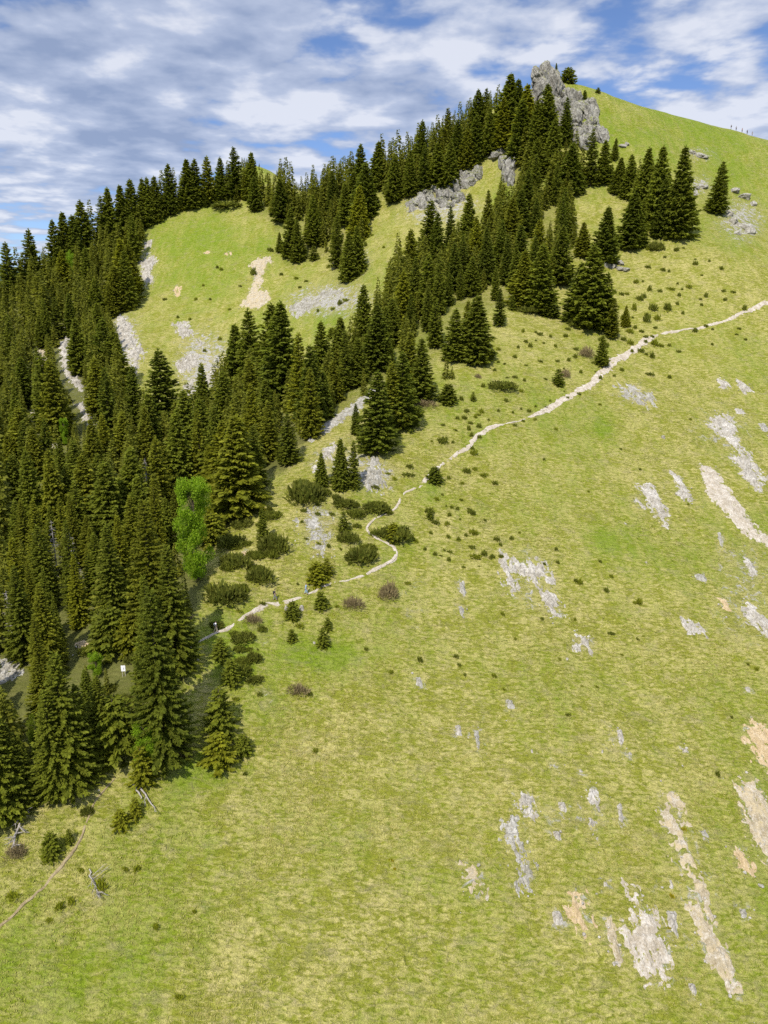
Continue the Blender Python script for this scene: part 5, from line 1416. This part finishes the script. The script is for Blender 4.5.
def on_trail(u, v):
    x, y, z = foot(u, v)
    return (x, y, z + 0.16)


GH = 'hikers on the stony trail'
person('hiker in black top and grey trousers with dark backpack, middle of three on the trail', on_trail(275, 601), -1.25, M_DARK, M_GREYC, 0.22, M_DARK, GH, scale=1.1)
person('hiker in light blue clothes, the highest of three on the trail', on_trail(306, 595), -1.35, M_BLUE, M_BLUE, 0.18, None, GH, scale=1.1)
person('hiker in white top and pale trousers, the lowest of three on the trail', on_trail(216, 633), -1.1, M_WHITE, M_TANC, 0.2, M_GREYC, GH, scale=1.05)
GS_ = 'hikers on the skyline'
for i, (u, lab, sh, tr) in enumerate([(731, 'leftmost dark figure of the hikers on the skyline', M_DARK, M_GREYC), (736, 'second dark figure from the left on the skyline', M_GREYC, M_DARK), (742, 'middle figure of the five hikers on the skyline', M_RED, M_DARK),
                                      (747, 'second figure from the right on the skyline', M_DARK, M_DARK), (752, 'rightmost dark figure of the hikers on the skyline', M_GREYC, M_GREYC)]):
    # stand on the crest line in that direction
    a = (u - 384.0) / FOC
    Y = np.arange(250.0, 420.0, 0.5); X = a * Y * CP
    for _ in range(8): X = a * (Y * CP + ground(X, Y) * SP)
    Z = ground(X, Y); uu, vv, fd = project(X, Y, Z); k = int(vv.argmin())
    person(lab, (float(X[k]), float(Y[k]), float(Z[k]) + 0.05), [0.4, -0.6, 1.8, -1.2, 2.6][i], sh, tr, [0.18, 0.22][i % 2], M_DARK if i in (0, 3) else None, GS_)


# ------------------------------------------------------------------ grass tussocks on the near and middle slope
def tufts(n_try):
    r = np.random.default_rng(77)
    rad = 58 * np.exp(r.uniform(0, 1, n_try) ** 0.9 * math.log(250 / 58.0)); th = np.radians(r.uniform(-35, 35, n_try))
    x = rad * np.sin(th); y = rad * np.cos(th); z = height(x, y) + lumps(x, y) * np.exp(-(rad / 330.0) ** 4)
    u, v, f = project(x, y, z)
    keep = (u > -60) & (u < 830) & (v > 380) & (v < 1090)
    for P_ in (FOREST_LEFT, FOREST_SPUR): keep &= ~in_poly(u, v, P_)
    for P_ in PATCH_POLYS + TRAIL_POLYS:
        xs = [p[0] for p in P_]; ys = [p[1] for p in P_]
        nb = keep & (x > min(xs)) & (x < max(xs)) & (y > min(ys)) & (y < max(ys))
        ii = np.where(nb)[0]
        if len(ii): keep[ii[in_poly(x[ii], y[ii], P_)]] &= r.random(int(in_poly(x[ii], y[ii], P_).sum())) < 0.2
    dens = fbm(x / 5, y / 5, 91, 3) + 0.5 * fbm(x / 1.5, y / 1.5, 92, 2)
    keep &= (dens + r.normal(0, 0.35, n_try)) > -0.12
    x, y, z = x[keep], y[keep], z[keep]; n_ = len(x)
    g = np.full(n_, 0.22)
    for (gu, gv, ru, rv, a) in GREEN_ZONES: g += a * np.exp(-(((u[keep] - gu) / ru) ** 2 + ((v[keep] - gv) / rv) ** 2))
    dry = np.clip(0.62 - 0.55 * g + 0.8 * fbm(x / 12, y / 12, 93, 3) + r.normal(0, 0.22, n_), 0, 1)
    sel = dry > 0.38
    x, y, z, dry = x[sel], y[sel], z[sel], dry[sel]; n_ = len(x)
    B = 5
    X = np.repeat(x, B); Yy = np.repeat(y, B); Z = np.repeat(z, B); m = n_ * B
    ang = r.uniform(0, 6.28, m); L = r.uniform(0.16, 0.36, m); w = r.uniform(0.03, 0.06, m)
    gx, gy = 0.20, -0.62                            # blades droop downhill
    d = np.stack([np.cos(ang) * 0.75 + gx, np.sin(ang) * 0.75 + gy, np.zeros(m)], 1)
    p0 = np.stack([X + np.cos(ang) * 0.07, Yy + np.sin(ang) * 0.07, Z - 0.03], 1)
    s = np.stack([-np.sin(ang), np.cos(ang), np.zeros(m)], 1) * w[:, None]
    tip = p0 + d * (L * 0.8)[:, None]; tip[:, 2] += L * r.uniform(0.0, 0.30, m) - 0.15 * L
    mid = p0 + d * (L * 0.35)[:, None]; mid[:, 2] += L * 0.22
    V = np.stack([p0 - s * 0.6, mid + s, tip, mid - s], 1).reshape(-1, 3)
    me = mesh_np('grass_tussocks', V, np.arange(m * 4).reshape(-1, 4), M_BLADE, False, {'dry': np.repeat(np.repeat(dry, B), 4), 'tint': np.repeat(r.uniform(0, 1, m), 4)})
    o = link('grass_tussocks', me)
    props(o, 'tufts of dry and green grass covering the slope', 'grass', None, 'stuff')
    print('tufts', n_)


m_, nt, b = new_mat('grass_blades', 0.8, 0.2)
col = mixc(nt, attr(nt, 'dry'), (0.200, 0.250, 0.016), (0.44, 0.385, 0.115))
col = mixc(nt, 1.0, col, ramp(nt, attr(nt, 'tint'), [(0.0, 0.85), (1.0, 1.2)]), 'MULTIPLY')
nt.links.new(col, b.inputs['Base Color'])
tr = nt.nodes.new('ShaderNodeBsdfTranslucent'); nt.links.new(col, tr.inputs['Color'])
mx = nt.nodes.new('ShaderNodeMixShader'); mx.inputs[0].default_value = 0.4
nt.links.new(b.outputs[0], mx.inputs[1]); nt.links.new(tr.outputs[0], mx.inputs[2]); nt.links.new(mx.outputs[0], nt.nodes['Material Output'].inputs['Surface'])
M_BLADE = m_
tufts(220000)

# ------------------------------------------------------------------ daylight
SUN_TO = np.array([-0.30, -0.74, 0.95]); SUN_TO /= np.linalg.norm(SUN_TO)
el = math.asin(SUN_TO[2]); az = math.atan2(SUN_TO[0], SUN_TO[1])
ld = bpy.data.lights.new('sun', 'SUN'); ld.energy = 3.8; ld.angle = math.radians(0.5); ld.color = (1.0, 0.95, 0.87)
lo = bpy.data.objects.new('sun', ld); COL.objects.link(lo)
from mathutils import Vector
lo.rotation_euler = Vector(-SUN_TO).to_track_quat('-Z', 'Y').to_euler()

wd = bpy.data.worlds.new('World'); SC.world = wd; wd.use_nodes = True
nt = wd.node_tree
bg = nt.nodes['Background']; bg.inputs['Strength'].default_value = 0.10
sky = nt.nodes.new('ShaderNodeTexSky'); sky.sky_type = 'NISHITA'; sky.sun_disc = False
sky.sun_elevation = el; sky.sun_rotation = az; sky.altitude = 1600; sky.air_density = 1.0; sky.dust_density = 0.4; sky.ozone_density = 1.5
tc = nt.nodes.new('ShaderNodeTexCoord')
sep = nt.nodes.new('ShaderNodeSeparateXYZ'); nt.links.new(tc.outputs['Generated'], sep.inputs[0])
zz = mth(nt, 'ADD', mth(nt, 'MAXIMUM', sep.outputs['Z'], 0.0), 0.10)
comb = nt.nodes.new('ShaderNodeCombineXYZ')
nt.links.new(mth(nt, 'DIVIDE', sep.outputs['X'], zz), comb.inputs[0]); nt.links.new(mth(nt, 'DIVIDE', sep.outputs['Y'], zz), comb.inputs[1])
cl = comb.outputs[0]


def blob(dirs):
    """soft clumps of cloud at given sky directions (x/z', y/z' on the cloud deck): sum of falloffs"""
    tot = None
    for (u, v, ru, rv, a) in dirs:
        dx, dy, dz = ray(u, v); n_ = math.sqrt(float(dx) ** 2 + float(dy) ** 2 + float(dz) ** 2)
        dx, dz = float(dx) / n_, float(dz) / n_
        ex = mth(nt, 'DIVIDE', mth(nt, 'SUBTRACT', sep.outputs['X'], dx), ru / FOC)
        ez = mth(nt, 'DIVIDE', mth(nt, 'SUBTRACT', sep.outputs['Z'], dz), rv / FOC)
        q = mth(nt, 'ADD', mth(nt, 'MULTIPLY', ex, ex), mth(nt, 'MULTIPLY', ez, ez))
        g = mth(nt, 'MULTIPLY', mth(nt, 'POWER', 2.718, mth(nt, 'MULTIPLY', q, -1.0)), a)
        tot = g if tot is None else mth(nt, 'ADD', tot, g)
    return tot


n1 = noise_node(nt, cl, 2.4, 8, 0.55, 0.4)
mp = nt.nodes.new('ShaderNodeMapping'); mp.inputs['Location'].default_value = (3.7, 1.9, 0.4); mp.inputs['Scale'].default_value = (0.9, 0.85, 1.0); nt.links.new(cl, mp.inputs['Vector'])
n2 = noise_node(nt, mp.outputs[0], 5.6, 5, 0.50, 0.1)
white = blob([(30, 112, 45, 14, 0.28), (25, 140, 40, 16, 0.25), (60, 165, 60, 14, 0.15), (205, 68, 25, 14, 0.22), (280, 92, 42, 12, 0.30), (300, 118, 70, 16, 0.30), (200, 110, 45, 10, 0.12), (160, 5, 50, 22, 0.2), (110, 60, 35, 28, 0.12), (420, 45, 70, 40, 0.16),
              (500, 15, 70, 25, 0.16), (720, 115, 70, 25, 0.28), (760, 5, 40, 14, 0.2), (620, 60, 60, 14, 0.12), (315, 160, 60, 14, 0.22), (30, 195, 60, 14, 0.16), (20, 225, 60, 10, 0.1), (660, 40, 80, 30, 0.08)])
blue = blob([(560, 45, 40, 14, 0.22), (495, 80, 50, 20, 0.18), (330, 62, 60, 12, 0.14), (640, 95, 70, 16, 0.22), (300, 35, 25, 18, 0.15), (730, 45, 50, 14, 0.2), (10, 20, 20, 30, 0.12), (620, 20, 40, 20, 0.12), (10, 235, 40, 10, 0.2), (660, 80, 60, 10, 0.1), (470, 60, 30, 10, 0.12), (710, 70, 50, 12, 0.1)])
grey = blob([(110, 120, 60, 50, 0.6), (60, 60, 50, 40, 0.35), (220, 40, 60, 30, 0.3), (100, 155, 45, 16, 0.5), (250, 20, 50, 30, 0.2), (380, 90, 60, 20, 0.2), (420, 110, 50, 14, 0.15)])
puff = mth(nt, 'SUBTRACT', n2, 0.5)
lay = mth(nt, 'SUBTRACT', n1, 0.5)
dens = mth(nt, 'ADD', mth(nt, 'MULTIPLY', puff, 1.5), mth(nt, 'MULTIPLY', lay, 1.2))
dens = mth(nt, 'ADD', dens, mth(nt, 'SUBTRACT', mth(nt, 'ADD', mth(nt, 'MULTIPLY', white, 1.3), grey), mth(nt, 'MULTIPLY', blue, 0.75)))
cover = ramp(nt, mth(nt, 'ADD', dens, 0.5), [(0.30, 0.0), (0.66, 1.0)], 'EASE')
shade = mth(nt, 'ADD', mth(nt, 'ADD', mth(nt, 'MULTIPLY', puff, 2.6), mth(nt, 'MULTIPLY', lay, 0.9)), mth(nt, 'SUBTRACT', mth(nt, 'MULTIPLY', white, 1.5), mth(nt, 'MULTIPLY', grey, 0.45)))
shade = mth(nt, 'ADD', shade, 0.50)
CLOUD_GREY, CLOUD_MID, CLOUD_WHITE = (2.0, 2.5, 3.7), (3.35, 3.8, 4.9), (5.2, 5.4, 6.0)
sh = ramp(nt, shade, [(0.08, 0.0), (0.66, 0.5), (1.0, 1.0)])
c1 = mixc(nt, ramp(nt, sh, [(0.0, 0.0), (0.5, 1.0)]), CLOUD_GREY, CLOUD_MID)
ccol = mixc(nt, ramp(nt, sh, [(0.5, 0.0), (1.0, 1.0)]), c1, CLOUD_WHITE)
skyc = mixc(nt, 1.0, sky.outputs[0], (0.66, 0.73, 0.90), 'MULTIPLY')
high = ramp(nt, sep.outputs['Z'], [(0.42, 1.0), (0.75, 3.6)])        # added fill: unseen cloud overhead brightened to lift the shadows below
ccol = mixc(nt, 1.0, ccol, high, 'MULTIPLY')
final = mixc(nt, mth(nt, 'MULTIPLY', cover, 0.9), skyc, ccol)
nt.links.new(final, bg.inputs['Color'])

SC.view_settings.view_transform = 'Standard'; SC.view_settings.look = 'None'
SC.view_settings.gamma = 1.0; SC.view_settings.use_curve_mapping = False
SC.view_settings.exposure = 0.62
SC.render.engine = 'CYCLES'
SC.cycles.use_denoising = False
SC.cycles.max_bounces = 5; SC.cycles.diffuse_bounces = 3; SC.cycles.transmission_bounces = 3; SC.cycles.transparent_max_bounces = 4
SC.cycles.sample_clamp_indirect = 6.0
